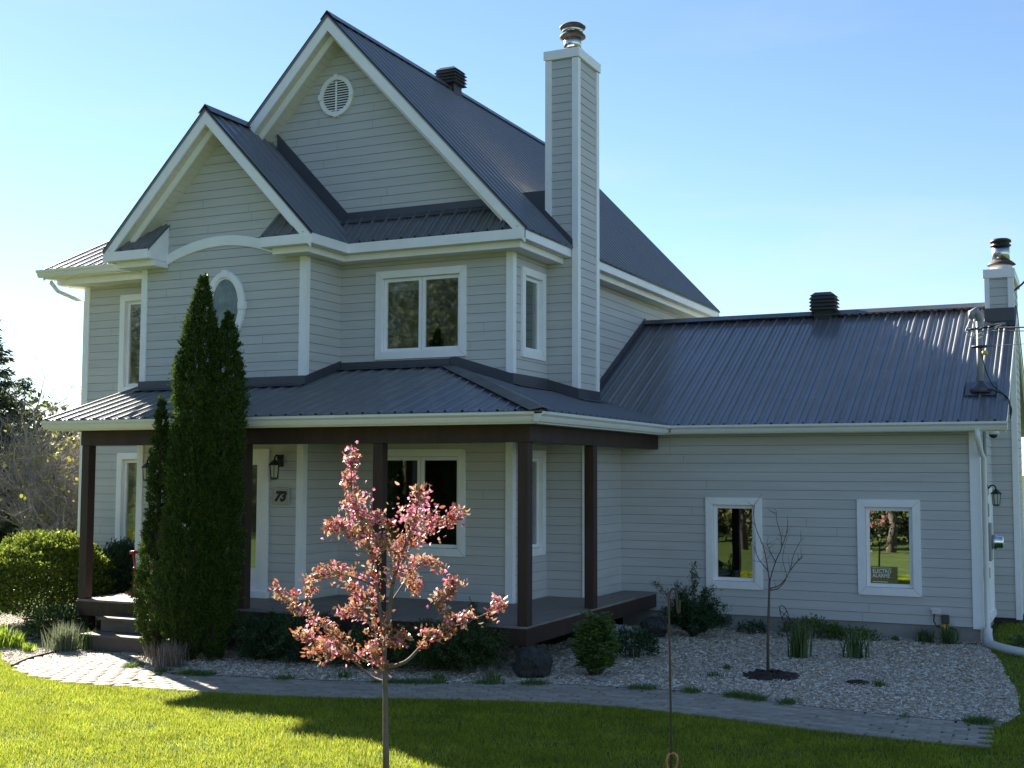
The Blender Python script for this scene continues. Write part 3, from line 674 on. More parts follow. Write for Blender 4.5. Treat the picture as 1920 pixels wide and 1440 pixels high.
# ---- downspouts
def spout(name, pts, r=0.036, m='gutter'):
    mb = MB(); mb.tube(pts, r, 8); return mb.build(name, M[m], house)
spout('downspout', [(5.86, 2.095, 2.90), (5.86, 2.10, 2.78), (5.872, 2.40, 2.60), (5.90, 2.50, 2.52), (5.90, 2.50, 0.30), (5.90, 2.46, 0.20)])
spout('downspout', [(-8.24, -0.45, 5.42), (-8.22, -0.30, 5.28), (-8.12, 0.02, 5.18), (-8.02, 0.13, 5.15), (-8.02, 0.13, 0.2)], 0.034)

# ---- gable vent: round, louvred, with four keystones
def oval_ring(mb, c, rx, rz, w, d0, d1, m=0, n=44):
    for k in range(n):
        a0, a1 = 2 * math.pi * k / n, 2 * math.pi * (k + 1) / n
        P = lambda a, o: (c[0] + (rx + o) * math.cos(a), c[1] - d0, c[2] + (rz + o) * math.sin(a))
        mb.prism([P(a0, 0), P(a1, 0), P(a1, w), P(a0, w)], (0, -(d1 - d0), 0), m)
vc = (-2.945, 0.0, 7.975)
mb = MB(); oval_ring(mb, vc, 0.235, 0.245, 0.065, 0.0, 0.045)
for a in (0, 90, 180, 270):
    x, z = math.cos(math.radians(a)) * 0.275, math.sin(math.radians(a)) * 0.285
    mb.box(vc[0] + x - 0.035, vc[0] + x + 0.035, -0.062, 0, vc[2] + z - 0.042, vc[2] + z + 0.042)
gv = mb.build('gable_vent', M['trim'], house)
mb = MB()
for k in range(12):
    z = vc[2] - 0.215 + k * 0.0385; h = 0.245 * math.sqrt(max(0, 1 - ((z - vc[2]) / 0.25) ** 2))
    mb.prism([(vc[0] - h, -0.012, z), (vc[0] + h, -0.012, z), (vc[0] + h, -0.036, z - 0.006), (vc[0] - h, -0.036, z - 0.006)], (0, 0.004, 0.016))
mb.box(vc[0] - 0.014, vc[0] + 0.014, -0.040, -0.030, vc[2] - 0.23, vc[2] + 0.23)
mb.build('louvre', M['trim'], gv)
mb = MB(); mb.prism([(vc[0] + 0.24 * math.cos(a), -0.0135, vc[2] + 0.25 * math.sin(a)) for a in np.linspace(0, 2 * math.pi, 33)[:-1]], (0, 0.004, 0)); mb.build('vent_backing', M['dark_gap'], gv)

# ---- oval window with keystones
oc = (-4.245, -0.907, 4.72)
mb = MB(); oval_ring(mb, oc, 0.275, 0.44, 0.085, 0.0, 0.05); oval_ring(mb, oc, 0.245, 0.41, 0.03, 0.0, 0.03)
for a in (0, 90, 180, 270):
    x, z = math.cos(math.radians(a)) * 0.32, math.sin(math.radians(a)) * 0.485
    mb.box(oc[0] + x - (0.06 if a % 180 == 0 else 0.045), oc[0] + x + (0.06 if a % 180 == 0 else 0.045), oc[1] - 0.066, oc[1], oc[2] + z - 0.05, oc[2] + z + 0.055)
ow = mb.build('oval_window', M['trim'], house)
mb = MB(); mb.prism([(oc[0] + 0.25 * math.cos(a), oc[1] - 0.016, oc[2] + 0.415 * math.sin(a)) for a in np.linspace(0, 2 * math.pi, 45)[:-1]], (0, 0.004, 0)); mb.build('glass_pane', M['glass_frost'], ow)
mb = MB(); oval_ring(mb, (oc[0], oc[1], oc[2]), 0.155, 0.30, 0.006, 0.0165, 0.019, n=36); mb.box(oc[0] - 0.003, oc[0] + 0.003, oc[1] - 0.019, oc[1] - 0.0165, oc[2] - 0.40, oc[2] + 0.40)
mb.build('leading', M['midgrey'], ow)

# ---- chimneys
ch = MB().box(0.02, 0.46, 1.22, 1.98, 3.0, 8.42).build('chimney', M['dark_gap'], house)
CT = 8.47
siding('chimney_wall', ch, (0, 1.197, 0), X1, rect(-0.0, 0.484, 3.2, CT)); siding('chimney_wall', ch, (0.484, 0, 0), (0, 1, 0), rect(1.197, 2.008, 3.2, CT))
siding('chimney_wall', ch, (0, 2.008, 0), (-1, 0, 0), rect(-0.484, 0.0, 5.0, CT)); siding('chimney_wall', ch, (0.0, 0, 0), (0, -1, 0), rect(-2.008, -1.197, 5.5, CT))
def cboard(x, y, sx, sy, z0, z1, w=0.075, e=0.024):
    mb = MB(); ya, yb = (y - e, y + 0.001) if sy < 0 else (y - 0.001, y + e)
    mb.box(x - sx * w, x + sx * e, ya, yb, z0, z1)
    mb.box(x, x + sx * e, yb if sy < 0 else y - w, y + w if sy < 0 else ya, z0, z1); mb.build('corner_board', M['trim'], ch)
cboard(0.484, 1.197, 1, -1, 3.45, CT - 0.012); cboard(0.0, 1.197, -1, -1, 6.0, CT - 0.012); cboard(0.484, 2.008, 1, 1, 3.45, CT - 0.012); cboard(0.0, 2.008, -1, 1, 6.0, CT - 0.012)
MB().box(-0.045, 0.53, 1.152, 2.053, CT - 0.005, CT + 0.135).build('chimney_cap', M['trim'], ch, bevel=0.004)
zc = CT + 0.13
fl = MB().lathe((0.245, 1.6, zc), [(0.21, 0), (0.19, 0.03), (0.155, 0.13)], 28).build('flue_base', M['rust'], ch)
MB().lathe((0.245, 1.6, zc), [(0.135, 0.11), (0.135, 0.335)], 28).build('flue_pipe', M['steel'], ch)
MB().lathe((0.245, 1.6, zc), [(0.10, 0.30), (0.20, 0.325), (0.196, 0.345), (0.155, 0.385), (0.12, 0.39)], 28).build('flue_collar', M['rust'], ch)
MB().lathe((0.245, 1.6, zc), [(0.158, 0.388), (0.162, 0.47)], 28).build('flue_band', M['steel'], ch)
MB().lathe((0.245, 1.6, zc), [(0.12, 0.44), (0.195, 0.468), (0.20, 0.485), (0.15, 0.525), (0.06, 0.54)], 28).build('flue_cap', M['rust'], ch)
# cricket behind the chimney
mb = MB(); mb.prism([(-0.46, 1.18, 6.50), (-0.02, 1.18, 6.50), (-0.02, 1.18, 6.05)], (0, 0.86, 0)); mb.build('flashing', M['flash'], house)
flashing((0.42, 1.197, 5.63), (-0.02, 1.197, 5.63 + 0.44 * MP), (0, -1, 0), 0.10)
# second chimney: chase on the wing's end wall
c2 = MB().box(5.81, 6.17, 5.03, 6.37, -0.2, 5.33).build('chimney', M['dark_gap'], house); c2['label'] = 'short chimney on the low wing'
siding('chimney_wall', c2, (0, 5.0, 0), X1, rect(5.80, 6.185, 0.12, 5.36)); siding('chimney_wall', c2, (6.185, 0, 0), (0, 1, 0), rect(5.0, 6.4, 0.12, 5.36))
siding('chimney_wall', c2, (5.80, 0, 0), (0, -1, 0), rect(-6.4, -5.0, 4.2, 5.36)); siding('chimney_wall', c2, (0, 6.4, 0), (-1, 0, 0), rect(-6.185, -5.80, 4.4, 5.36))
mb = MB(); mb.box(6.12, 6.205, 4.978, 5.001, 0.1, 5.345); mb.box(6.185, 6.207, 5.001, 5.07, 0.1, 5.345); mb.box(5.785, 5.855, 4.978, 5.001, 4.8, 5.345); mb.build('corner_board', M['trim'], c2)
MB().box(5.765, 6.225, 4.96, 6.44, 5.345, 5.485).build('chimney_cap', M['trim'], c2, bevel=0.004)
mb = MB(); mb.prism([(5.775, 4.955, 4.60), (6.215, 4.955, 4.60), (6.215, 4.955, 4.87), (5.775, 4.955, 4.87)], (0, 0.03, 0)); mb.prism([(5.76, 4.84, 4.585), (6.215, 4.84, 4.585), (6.215, 4.96, 4.67), (5.76, 4.96, 4.67)], (0, 0, 0.006)); mb.build('flashing', M['flash'], house)
f2 = (6.02, 5.25, 5.48)
MB().lathe(f2, [(0.175, 0), (0.155, 0.10), (0.14, 0.13)], 28).build('flue_base', M['white_pl'], c2)
MB().lathe(f2, [(0.13, 0.08), (0.215, 0.10), (0.21, 0.112), (0.15, 0.165), (0.12, 0.17)], 28).build('flue_collar', M['rust'], c2)
MB().lathe(f2, [(0.13, 0.16), (0.13, 0.40)], 28).build('flue_pipe', M['steel'], c2)
MB().lathe(f2, [(0.12, 0.39), (0.155, 0.40), (0.15, 0.42), (0.13, 0.43), (0.13, 0.455), (0.155, 0.46), (0.158, 0.49), (0.12, 0.515), (0.03, 0.52)], 28).build('flue_cap', M['black'], c2)

# ---- louvred roof ventilators
def ventilator(x, y, z, w, hgt, parent):
    v = MB().box(x - w * 0.33, x + w * 0.33, y - w * 0.33, y + w * 0.33, z - 0.25, z + hgt).build('roof_vent', M['black'], parent)
    mb = MB()
    for k in range(4):
        zz = z + 0.10 + k * (hgt - 0.12) / 4
        s = w * (0.5 if k < 4 else 0.4); t = w * 0.36
        q = lambda r, h: [(x - r, y - r, h), (x + r, y - r, h), (x + r, y + r, h), (x - r, y + r, h)]
        lo, hi = q(s, zz), q(t, zz + 0.075)
        for i in range(4):
            j = (i + 1) % 4; mb.face([lo[i], lo[j], hi[j], hi[i]])
        mb.face(lo[::-1]); mb.face(hi)
    mb.build('vent_fin', M['dkgrey'], v)
    mb = MB(); s, t = w * 0.46, w * 0.30; zz = z + hgt - 0.02
    lo = [(x - s, y - s, zz), (x + s, y - s, zz), (x + s, y + s, zz), (x - s, y + s, zz)]; hi = [(x - t, y - t, zz + 0.06), (x + t, y - t, zz + 0.06), (x + t, y + t, zz + 0.06), (x - t, y + t, zz + 0.06)]
    for i in range(4):
        j = (i + 1) % 4; mb.face([lo[i], lo[j], hi[j], hi[i]])
    mb.face(lo[::-1]); mb.face(hi); mb.build('vent_cap', M['dkgrey'], v)
ventilator(-2.84, 3.4, 9.02, 0.44, 0.36, r_main); ventilator(3.21, 5.55, 4.95, 0.44, 0.36, r_wing)

# ---- porch: deck, posts, beams, steps
DZ = 0.513
mb = MB()
x = -5.72
while x < 1.20:
    w = 0.128
    mb.box(x, min(x + w, 1.235), -2.20, (-0.93 if x < -2.9 else (0.0 - 0.02 if x < -0.05 else (1.17 if x < 0.62 else 2.51))), DZ - 0.028 + random.uniform(-0.0015, 0.0015), DZ)
    x += w + 0.006
mb.build('deck', M['deck'], house)
boards('deck_fascia', [(-5.74, 1.24, -2.192, -2.162, 0.29, DZ - 0.030), (1.205, 1.235, -2.16, 2.50, 0.29, DZ - 0.030), (-5.74, -5.71, -2.16, -0.95, 0.29, DZ - 0.030)], 'beam')
boards('deck_joist', [(-5.6, 1.15, -1.2, -1.15, 0.27, 0.46), (-2.7, 1.15, -0.3, -0.25, 0.27, 0.46)], 'beam')
for (px, py) in ((-5.64, -2.125), (-2.89, -2.125), (-0.81, -2.125), (1.185, -2.125), (1.19, -0.05)):
    MB().box(px - 0.0675, px + 0.0675, py - 0.0675, py + 0.0675, DZ + 0.001, 2.66).build('porch_post', M['beam'], house, bevel=0.006)
    MB().box(px - 0.07, px + 0.07, py + 0.0, py + 0.14, -0.3, 0.29).build('deck_footing', M['beam'], house)
MB().box(-5.72, 1.29, -2.205, -2.045, 2.661, 2.87).build('porch_beam', M['beam'], house, bevel=0.005)
MB().box(1.11, 1.27, -2.044, 2.515, 2.662, 2.868).build('porch_beam', M['beam'], house, bevel=0.005)
st = MB()
st.box(-5.03, -3.35, -2.50, -2.20, 0.29, 0.325); st.box(-5.03, -3.35, -2.82, -2.50, 0.105, 0.14)
st.box(-5.0, -3.38, -2.47, -2.205, 0.14, 0.288); st.box(-5.0, -3.38, -2.79, -2.205, -0.25, 0.103)
st.build('steps', M['step'], house)

# ---- front door
dr = MB(); F_ = ((0, -0.907, 0), (1, 0, 0), (0, -1, 0))
fbox(dr, *F_, -4.72, -4.60, 0.47, 2.50, -0.05, 0.034); fbox(dr, *F_, -3.52, -3.40, 0.47, 2.50, -0.05, 0.034); fbox(dr, *F_, -4.72, -3.40, 2.50, 2.63, -0.05, 0.036)
fbox(dr, *F_, -4.75, -3.37, 0.515, 0.60, -0.05, 0.08)
dr = dr.build('front_door', M['trim'], house)
mb = MB(); fbox(mb, *F_, -4.60, -4.49, 0.60, 2.50, -0.05, -0.01); fbox(mb, *F_, -3.63, -3.52, 0.60, 2.50, -0.05, -0.01); fbox(mb, *F_, -4.49, -3.63, 0.60, 0.93, -0.05, -0.012); fbox(mb, *F_, -4.49, -3.63, 2.40, 2.50, -0.05, -0.012)
fbox(mb, *F_, -4.42, -3.70, 0.66, 0.87, -0.012, -0.004)
lf = mb.build('door_leaf', M['trim'], dr)
mb = MB(); fbox(mb, *F_, -4.49, -3.63, 0.93, 2.40, -0.035, -0.028); mb.build('door_glass', M['glass'], dr)
mb = MB(); fbox(mb, *F_, -4.47, -3.66, 0.95, 2.38, -0.30, -0.29); mb.build('curtain', M['curtain_d'], dr)
mb = MB(); mb.tube([(-4.54, -0.91, 1.45), (-4.54, -0.965, 1.45), (-4.46, -0.965, 1.45)], 0.012, 8); mb.build('handle', M['midgrey'], dr)
# wing side door (only its lower casing shows past the corner)
mb = MB(); R_ = ((5.825, 0, 0), (0, 1, 0), (1, 0, 0))
fbox(mb, *R_, 3.3, 3.4, 0.30, 2.1, 0, 0.04); fbox(mb, *R_, 4.3, 4.4, 0.30, 2.1, 0, 0.04); fbox(mb, *R_, 3.4, 4.3, 2.0, 2.1, 0, 0.04); fbox(mb, *R_, 3.28, 4.42, 0.22, 0.30, 0, 0.06); fbox(mb, *R_, 3.4, 4.3, 0.30, 2.0, 0, 0.02)
mb.build('side_door', M['trim'], house)

# ------------------------------------------------------------------ ground
def axis_(a, b, step, far):
    core = list(np.arange(a, b + 1e-6, step)); lo, hi = [], []; s = step; x = a
    while x > -far: s *= 1.5; x -= s; lo.append(x)
    s = step; x = b
    while x < far: s *= 1.5; x += s; hi.append(x)
    return np.array(lo[::-1] + core + hi)
gx, gy = axis_(-24, 16, 0.5, 1500), axis_(-26, 14, 0.5, 1500)
GX, GY = np.meshgrid(gx, gy); GZ = gz(GX, GY)
V = np.stack([GX.ravel(), GY.ravel(), GZ.ravel()], 1); nx = len(gx)
ii, jj = np.meshgrid(np.arange(nx - 1), np.arange(len(gy) - 1)); q = (jj * nx + ii).ravel()
tag(np_mesh('lawn', V, np.stack([q, q + 1, q + nx + 1, q + nx], 1), M['lawn'], smooth=True), kind='structure')

def inpoly(x, y, poly):
    r = np.zeros(len(x), bool); n = len(poly)
    for i in range(n):
        (x0, y0), (x1, y1) = poly[i], poly[(i + 1) % n]
        c = ((y0 > y) != (y1 > y))
        with np.errstate(divide='ignore', invalid='ignore'): xi = (x1 - x0) * (y - y0) / (y1 - y0) + x0
        r ^= c & (x < xi)
    return r
def smooth_line(p, n=6):
    p = np.array(p, float); out = []
    for i in range(len(p) - 1):
        p0, p1, p2, p3 = p[max(i - 1, 0)], p[i], p[i + 1], p[min(i + 2, len(p) - 1)]
        for t in np.arange(n) / n:
            out.append(0.5 * ((2 * p1) + (-p0 + p2) * t + (2 * p0 - 5 * p1 + 4 * p2 - p3) * t * t + (-p0 + 3 * p1 - 3 * p2 + p3) * t ** 3))
    out.append(p[-1]); return [tuple(a) for a in out]
lawn_edge = smooth_line([(-4.66, -4.28), (-4.24, -4.55), (-3.35, -4.86), (-2.55, -4.84), (-1.71, -4.80), (-1.2, -4.73), (-0.3, -4.58), (0.51, -4.33), (1.55, -4.0), (2.33, -3.82), (3.07, -3.79), (3.93, -3.90), (4.76, -4.08), (5.48, -4.18), (5.99, -4.23), (6.35, -4.25)])
bed_edge = smooth_line([(6.33, -3.2), (5.88, -3.22), (5.32, -3.16), (4.73, -3.05), (4.29, -2.92), (3.82, -2.78), (3.37, -2.72), (2.72, -2.74), (1.92, -2.85), (1.1, -3.11), (0.19, -3.45), (-0.85, -3.70), (-1.72, -3.82), (-2.29, -3.89), (-2.84, -3.85), (-3.29, -3.70), (-3.75, -3.25), (-3.95, -2.83)])
round_edge = smooth_line([(-5.03, -2.80), (-5.10, -3.05), (-5.07, -3.30), (-4.97, -3.70), (-4.82, -4.02), (-4.66, -4.28)])
path_poly = lawn_edge + bed_edge + round_edge
bed_poly = bed_edge + [(-3.95, -0.8), (0.6, 0.0), (0.66, 2.56), (5.83, 2.56), (5.95, 1.9), (6.15, 0.9), (6.27, -0.13), (6.45, -1.21), (6.55, -2.6), (6.45, -3.15)]
lbed_poly = smooth_line([(-4.72, -4.22), (-4.82, -4.02), (-4.97, -3.70), (-5.07, -3.30), (-5.10, -3.05), (-5.03, -2.80), (-5.0, -0.9), (-8.0, 0.1), (-9.5, -0.5), (-8.9, -1.6), (-7.0, -2.7), (-6.3, -3.1), (-5.7, -3.5), (-5.2, -3.95), (-4.72, -4.22)], 4)[:-1]
def sheet(name, poly, dz, m, parent=None):
    pts = []
    for p in poly:                                              # drop doubled points, they upset the triangulation
        if not pts or (abs(p[0] - pts[-1][0]) + abs(p[1] - pts[-1][1])) > 1e-4: pts.append(p)
    if abs(pts[0][0] - pts[-1][0]) + abs(pts[0][1] - pts[-1][1]) < 1e-4: pts.pop()
    vs = [Vector((x, y, 0)) for x, y in pts]
    fs = []
    for t in tessellate_polygon([vs]):
        a, b, c = (vs[k] for k in t)
        fs.append(tuple(t) if (b - a).cross(c - a).z > 0 else tuple(reversed(t)))
    me = bpy.data.meshes.new(name); me.from_pydata([(x, y, gzf(x, y) + dz) for x, y in pts], [], fs); me.update(); me.materials.append(m)
    return link(name, me, parent)
tag(sheet('path_bedding', path_poly, 0.004, M['joint_sand']), kind='structure')
tag(sheet('mulch_bed', bed_poly, 0.008, M['mulch']), kind='structure')
tag(sheet('mulch_bed', lbed_poly, 0.008, M['mulch']), kind='structure')

# pavers: running bond along the walk, arcs round the landing at the steps
def pavers():
    V, F = [], []
    def add(cx, cy, ux, uy, l, w):
        l, w = l / 2 - 0.004, w / 2 - 0.004; vx, vy = -uy, ux; z = gzf(cx, cy) + 0.004; h = 0.016 + random.uniform(-0.0015, 0.0015); b = 0.004
        i = len(V); tx, ty = random.uniform(-0.006, 0.006), random.uniform(-0.006, 0.006)
        for (a, c, zz) in ((l, w, 0), (l, w, h - b), (l - b, w - b, h)):
            for sx, sy in ((-1, -1), (1, -1), (1, 1), (-1, 1)):
                V.append((cx + ux * a * sx + vx * c * sy, cy + uy * a * sx + vy * c * sy, z + zz + (sx * a * tx + sy * c * ty if zz else 0)))
        for k in range(4):
            k2 = (k + 1) % 4
            F.append((i + k, i + k2, i + 4 + k2, i + 4 + k)); F.append((i + 4 + k, i + 4 + k2, i + 8 + k2, i + 8 + k))
        F.append((i + 8, i + 9, i + 10, i + 11))
    lo = np.array([p for p in lawn_edge if p[0] > -2.7]); hi = np.array(bed_edge[::-1]); 
    xs = np.arange(-2.45, 6.36, 0.02)
    yl = np.interp(xs, lo[:, 0], lo[:, 1]); hs = hi[hi[:, 0] > -2.9]; yh = np.interp(xs, hs[:, 0], hs[:, 1])
    rows = 10
    for r in range(rows):
        t = (r + 0.5) / rows; yc = yl + (yh - yl) * t
        wid = np.mean(yh - yl) / rows
        s = np.concatenate([[0], np.cumsum(np.hypot(np.diff(xs), np.diff(yc)))])
        d = (0.1 if r % 2 else 0.0) + random.uniform(0, 0.02)
        while d < s[-1]:
            j = min(np.searchsorted(s, d), len(xs) - 2); ww = (yh[j] - yl[j]) / rows
            ux, uy = xs[j + 1] - xs[j], yc[j + 1] - yc[j]; n = math.hypot(ux, uy)
            add(xs[j], yc[j], ux / n, uy / n, 0.205, ww + 0.001)
            d += 0.207
    c0 = np.array((-3.6, -2.3))
    rr = 0.4
    while rr < 3.2:
        n = int(2 * math.pi * rr / 0.2)
        for k in range(n):
            a = 2 * math.pi * (k + (0.5 if int(rr / 0.105) % 2 else 0)) / n
            x, y = c0[0] + rr * math.cos(a), c0[1] + rr * math.sin(a)
            if x > -2.56 or y > -2.84: continue
            if not inpoly(np.array([x]), np.array([y]), path_poly)[0]: continue
            add(x, y, -math.sin(a), math.cos(a), 0.198, 0.107)
        rr += 0.105
    for i in range(4):
        for k in range(8):
            pass
    return np.array(V), np.array(F)
V, F = pavers()
tag(np_mesh('path', V, F, M['paver']), kind='structure')
# strip of edging along the bed
mb = MB(); pts = [Vector((x, y, gzf(x, y) + 0.012)) for x, y in bed_edge]; mb.tube(pts, 0.011, 5)
tag(mb.build('bed_edging', M['edging']), kind='structure')
mb = MB(); pts = [Vector((x, y, gzf(x, y) + 0.02)) for x, y in round_edge]; mb.tube(pts, 0.022, 5)
tag(mb.build('bed_edging', M['edging']), kind='structure')

# ------------------------------------------------------------------ scattered ground stuff
def quads(C, A, B, name, m, parent=None, loc=None, kind=None, tri=False):
    """C centre, A, B half vectors (n,3)"""
    n = len(C)
    if tri: V = np.stack([C - A, C + A, C + B], 1).reshape(-1, 3); F = np.arange(n * 3).reshape(-1, 3)
    else: V = np.stack([C - A - B, C + A - B, C + A + B, C - A + B], 1).reshape(-1, 3); F = np.arange(n * 4).reshape(-1, 4)
    o = np_mesh(name, V, F, m, parent, loc)
    if kind: o['kind'] = kind
    return o
def rnd_dirs(n, zlo=-1, zhi=1):
    z = RNG.uniform(zlo, zhi, n); a = RNG.uniform(0, 2 * np.pi, n); r = np.sqrt(1 - z * z)
    return np.stack([r * np.cos(a), r * np.sin(a), z], 1)
def norm(a): return a / np.maximum(1e-9, np.linalg.norm(a, axis=1, keepdims=True))
def chips(poly, dens, name):
    P = np.array(poly); x0, y0 = P.min(0); x1, y1 = P.max(0); n = int((x1 - x0) * (y1 - y0) * dens)
    x, y = RNG.uniform(x0, x1, n), RNG.uniform(y0, y1, n); k = inpoly(x, y, poly); x, y = x[k], y[k]; n = len(x)
    d = rnd_dirs(n, -0.35, 0.35); up = rnd_dirs(n, 0.5, 1); b = norm(np.cross(d, up))
    L = (0.006 + 0.022 * RNG.uniform(0, 1, n) ** 2)[:, None]; W = RNG.uniform(0.003, 0.008, n)[:, None]
    C = np.stack([x, y, gz(x, y) + 0.010 + RNG.uniform(0, 0.012, n)], 1)
    o = quads(C, d * L, b * W, name, M['chip'], kind='stuff')
    tag(o, 'pale wood chip mulch covering the planting bed', 'mulch')
    return o
chips(bed_poly, 2200, 'wood_chips')
o = chips(lbed_poly, 1500, 'wood_chips'); o['label'] = 'sunlit wood chips around the shrubs beyond the porch steps'

def blades(x, y, hgt, wid, name, m, lean=0.45):
    n = len(x); z = gz(x, y); a = RNG.uniform(0, 2 * np.pi, n)
    A = np.stack([np.cos(a), np.sin(a), 0 * a], 1) * (wid * RNG.uniform(0.7, 1.3, n))[:, None]
    B = np.stack([RNG.normal(0, lean, n), RNG.normal(0, lean, n), np.ones(n)], 1) * (hgt * RNG.uniform(0.5, 1.25, n))[:, None]
    return quads(np.stack([x, y, z - 0.003], 1), A, B, name, m, kind='stuff', tri=True)
n = 640000
x, y = RNG.uniform(-9.5, 7.6, n), RNG.uniform(-8.3, -2.4, n)
x, y = np.concatenate([x, RNG.uniform(5.6, 8.2, 40000), RNG.uniform(7.6, 14, 90000)]), np.concatenate([y, RNG.uniform(-2.4, 5.0, 40000), RNG.uniform(-8, 8, 90000)])
keep = ~(inpoly(x, y, path_poly) | inpoly(x, y, bed_poly) | inpoly(x, y, lbed_poly)) & ~((y > 0) & (x < 5.9)) & ~((x > -5.8) & (x < 0.7) & (y > -2.6)) & ((y < -2.5) | (x > 5.5))
keep &= (x + 0.9 * y > -12.5)
k2 = RNG.uniform(0, 1, len(x)) < 0.6 + 0.4 * (np.sin(x * 3.1 + y * 1.3) * np.sin(y * 4.3 - x) > -0.3)
x, y = x[keep & k2], y[keep & k2]
tag(blades(x, y, 0.042, 0.0035, 'grass', M['grass']), 'short bright green lawn grass in front of the house', 'grass')
# weeds in the path joints and along the bed edge
n = 24000
t = RNG.integers(0, len(bed_edge), n); be = np.array(bed_edge)[t]; wx, wy = be[:, 0] + RNG.normal(0, 0.07, n), be[:, 1] + RNG.normal(0.0, 0.06, n)
cl = np.sin(wx * 5.0) + np.sin(wx * 11.3 + 1) + np.sin(wx * 2.1) > 0.55
wx, wy = wx[cl], wy[cl]
tag(blades(wx, wy, 0.07, 0.005, 'weeds', M['fern'], 0.7), 'weeds growing along the edge of the mulch bed', 'weeds')
n = 5000
wx, wy = RNG.uniform(-5, -1.2, n), RNG.uniform(-4.85, -2.8, n); k = inpoly(wx, wy, path_poly) & (np.sin(wx * 9 + wy * 4) * np.sin(wy * 11 - wx * 3) > 0.25)
tag(blades(wx[k], wy[k], 0.035, 0.0045, 'weeds', M['fern'], 0.7), 'small weeds in the joints of the round paved landing', 'weeds')

# ------------------------------------------------------------------ plant builders
def fans(P, D, size, asp, m, name, parent, tri=False):
    """P points, D growth directions: flat leaf shaped quads (kites) with a random roll"""
    n = len(P); D = norm(D); S = norm(np.cross(D, rnd_dirs(n))); size = np.broadcast_to(size, (n,))[:, None]
    V = np.stack([P, P + D * size * 0.45 + S * size * asp, P + D * size, P + D * size * 0.45 - S * size * asp], 1).reshape(-1, 3)
    return np_mesh(name, V, np.arange(n * 4).reshape(-1, 4), m, parent)
def bumpy(th, z, seed):
    r = np.random.default_rng(seed); s = np.zeros_like(th)
    for k in range(10):
        s += np.sin(th * r.integers(1, 6) + z * r.uniform(2, 14) + r.uniform(0, 6.28)) * r.uniform(0.4, 1.0)
    return s / 4.0

def cedar(x, y, prof, n, label, seed, lean=(0, 0)):
    """columnar cedar: prof = [(height, radius)]"""
    gzv = gzf(x, y); t = thing('cedar_tree', (x, y, gzv), label, 'cedar tree', 'columnar cedars by the porch steps')
    hs = np.array([p[0] for p in prof]); rs = np.array([p[1] for p in prof]); H = hs[-1]
    mb = MB(); mb.tube([(x, y, gzv - 0.1), (x + lean[0] * 0.3, y + lean[1] * 0.3, gzv + H * 0.4), (x + lean[0] * 0.9, y + lean[1] * 0.9, gzv + H * 0.93)], [0.075, 0.045, 0.008], 7); mb.build('trunk', M['bark'], t)
    # spray clumps: upright feathery fans on the surface, each of many small scale sprigs
    g = np.random.default_rng(seed); nc = int(n / 1.9)
    zz = g.uniform(0.03, H, nc * 4); w = np.interp(zz, hs, rs); zz = zz[g.uniform(0, rs.max(), nc * 4) < w + 0.04][:nc]; nn = len(zz)
    th = g.uniform(0, 2 * np.pi, nn); base = np.interp(zz, hs, rs); b = bumpy(th, zz * 0.7, seed)
    R = base * (0.94 + 0.16 * b + g.normal(0, 0.06, nn)) * (1 - 0.45 * g.uniform(0, 1, nn) ** 2.5)
    out = np.stack([np.cos(th), np.sin(th), 0 * th], 1)
    C = np.stack([x + lean[0] * zz / H + R * np.cos(th), y + lean[1] * zz / H + R * np.sin(th), gzv + zz], 1)
    gd = norm(out * g.uniform(0.25, 0.9, (nn, 1)) + np.array((0, 0, 1.0)) + g.normal(0, 0.18, (nn, 3)))      # growth direction of the fan
    fp = norm(np.cross(gd, norm(out * 0.4 + g.normal(0, 1, (nn, 3)))))                                        # the fan's width
    m = 44; L = (0.065 + 0.065 * g.uniform(0, 1, nn)) * np.clip(base / 0.25, 0.5, 1.1)
    u = g.uniform(-1, 1, (nn, m)); v = g.uniform(0, 1, (nn, m)) ** 0.8
    P = C[:, None] + fp[:, None] * (u * (0.25 + 0.75 * v) * 0.55 * L[:, None])[..., None] + gd[:, None] * ((v - 0.35) * L[:, None] * 1.15)[..., None] + g.normal(0, 0.006, (nn, m, 3))
    D = gd[:, None] + fp[:, None] * (u * 0.8)[..., None] + g.normal(0, 0.22, (nn, m, 3))
    fans(P.reshape(-1, 3), D.reshape(-1, 3), np.repeat(g.uniform(0.020, 0.036, nn), m), 0.22, M['cedar'], 'crown', t)
    return t
cedar(-3.03, -3.02, [(0, 0.08), (0.25, 0.21), (0.55, 0.37), (0.9, 0.43), (1.5, 0.36), (2.2, 0.315), (3.0, 0.275), (3.6, 0.26), (4.1, 0.20), (4.45, 0.12), (4.70, 0.05), (4.84, 0.012)], 9500, 'tall dark green cedar beside the porch steps, highest of the cedars', 3, (0.11, 0))
cedar(-2.74, -2.88, [(0, 0.07), (0.3, 0.17), (0.8, 0.25), (1.6, 0.26), (2.4, 0.255), (3.2, 0.225), (3.8, 0.165), (4.15, 0.09), (4.34, 0.012)], 5600, 'slightly shorter cedar reaching towards the oval window, touching the tallest one', 5, (0.13, 0))
cedar(-3.67, -2.90, [(0.05, 0.08), (0.3, 0.19), (0.7, 0.27), (1.1, 0.23), (1.6, 0.165), (2.2, 0.135), (2.7, 0.11), (3.05, 0.06), (3.30, 0.010)], 2600, 'smallest cedar, a thin spire in front of the porch roof edge', 9, (0.02, 0))

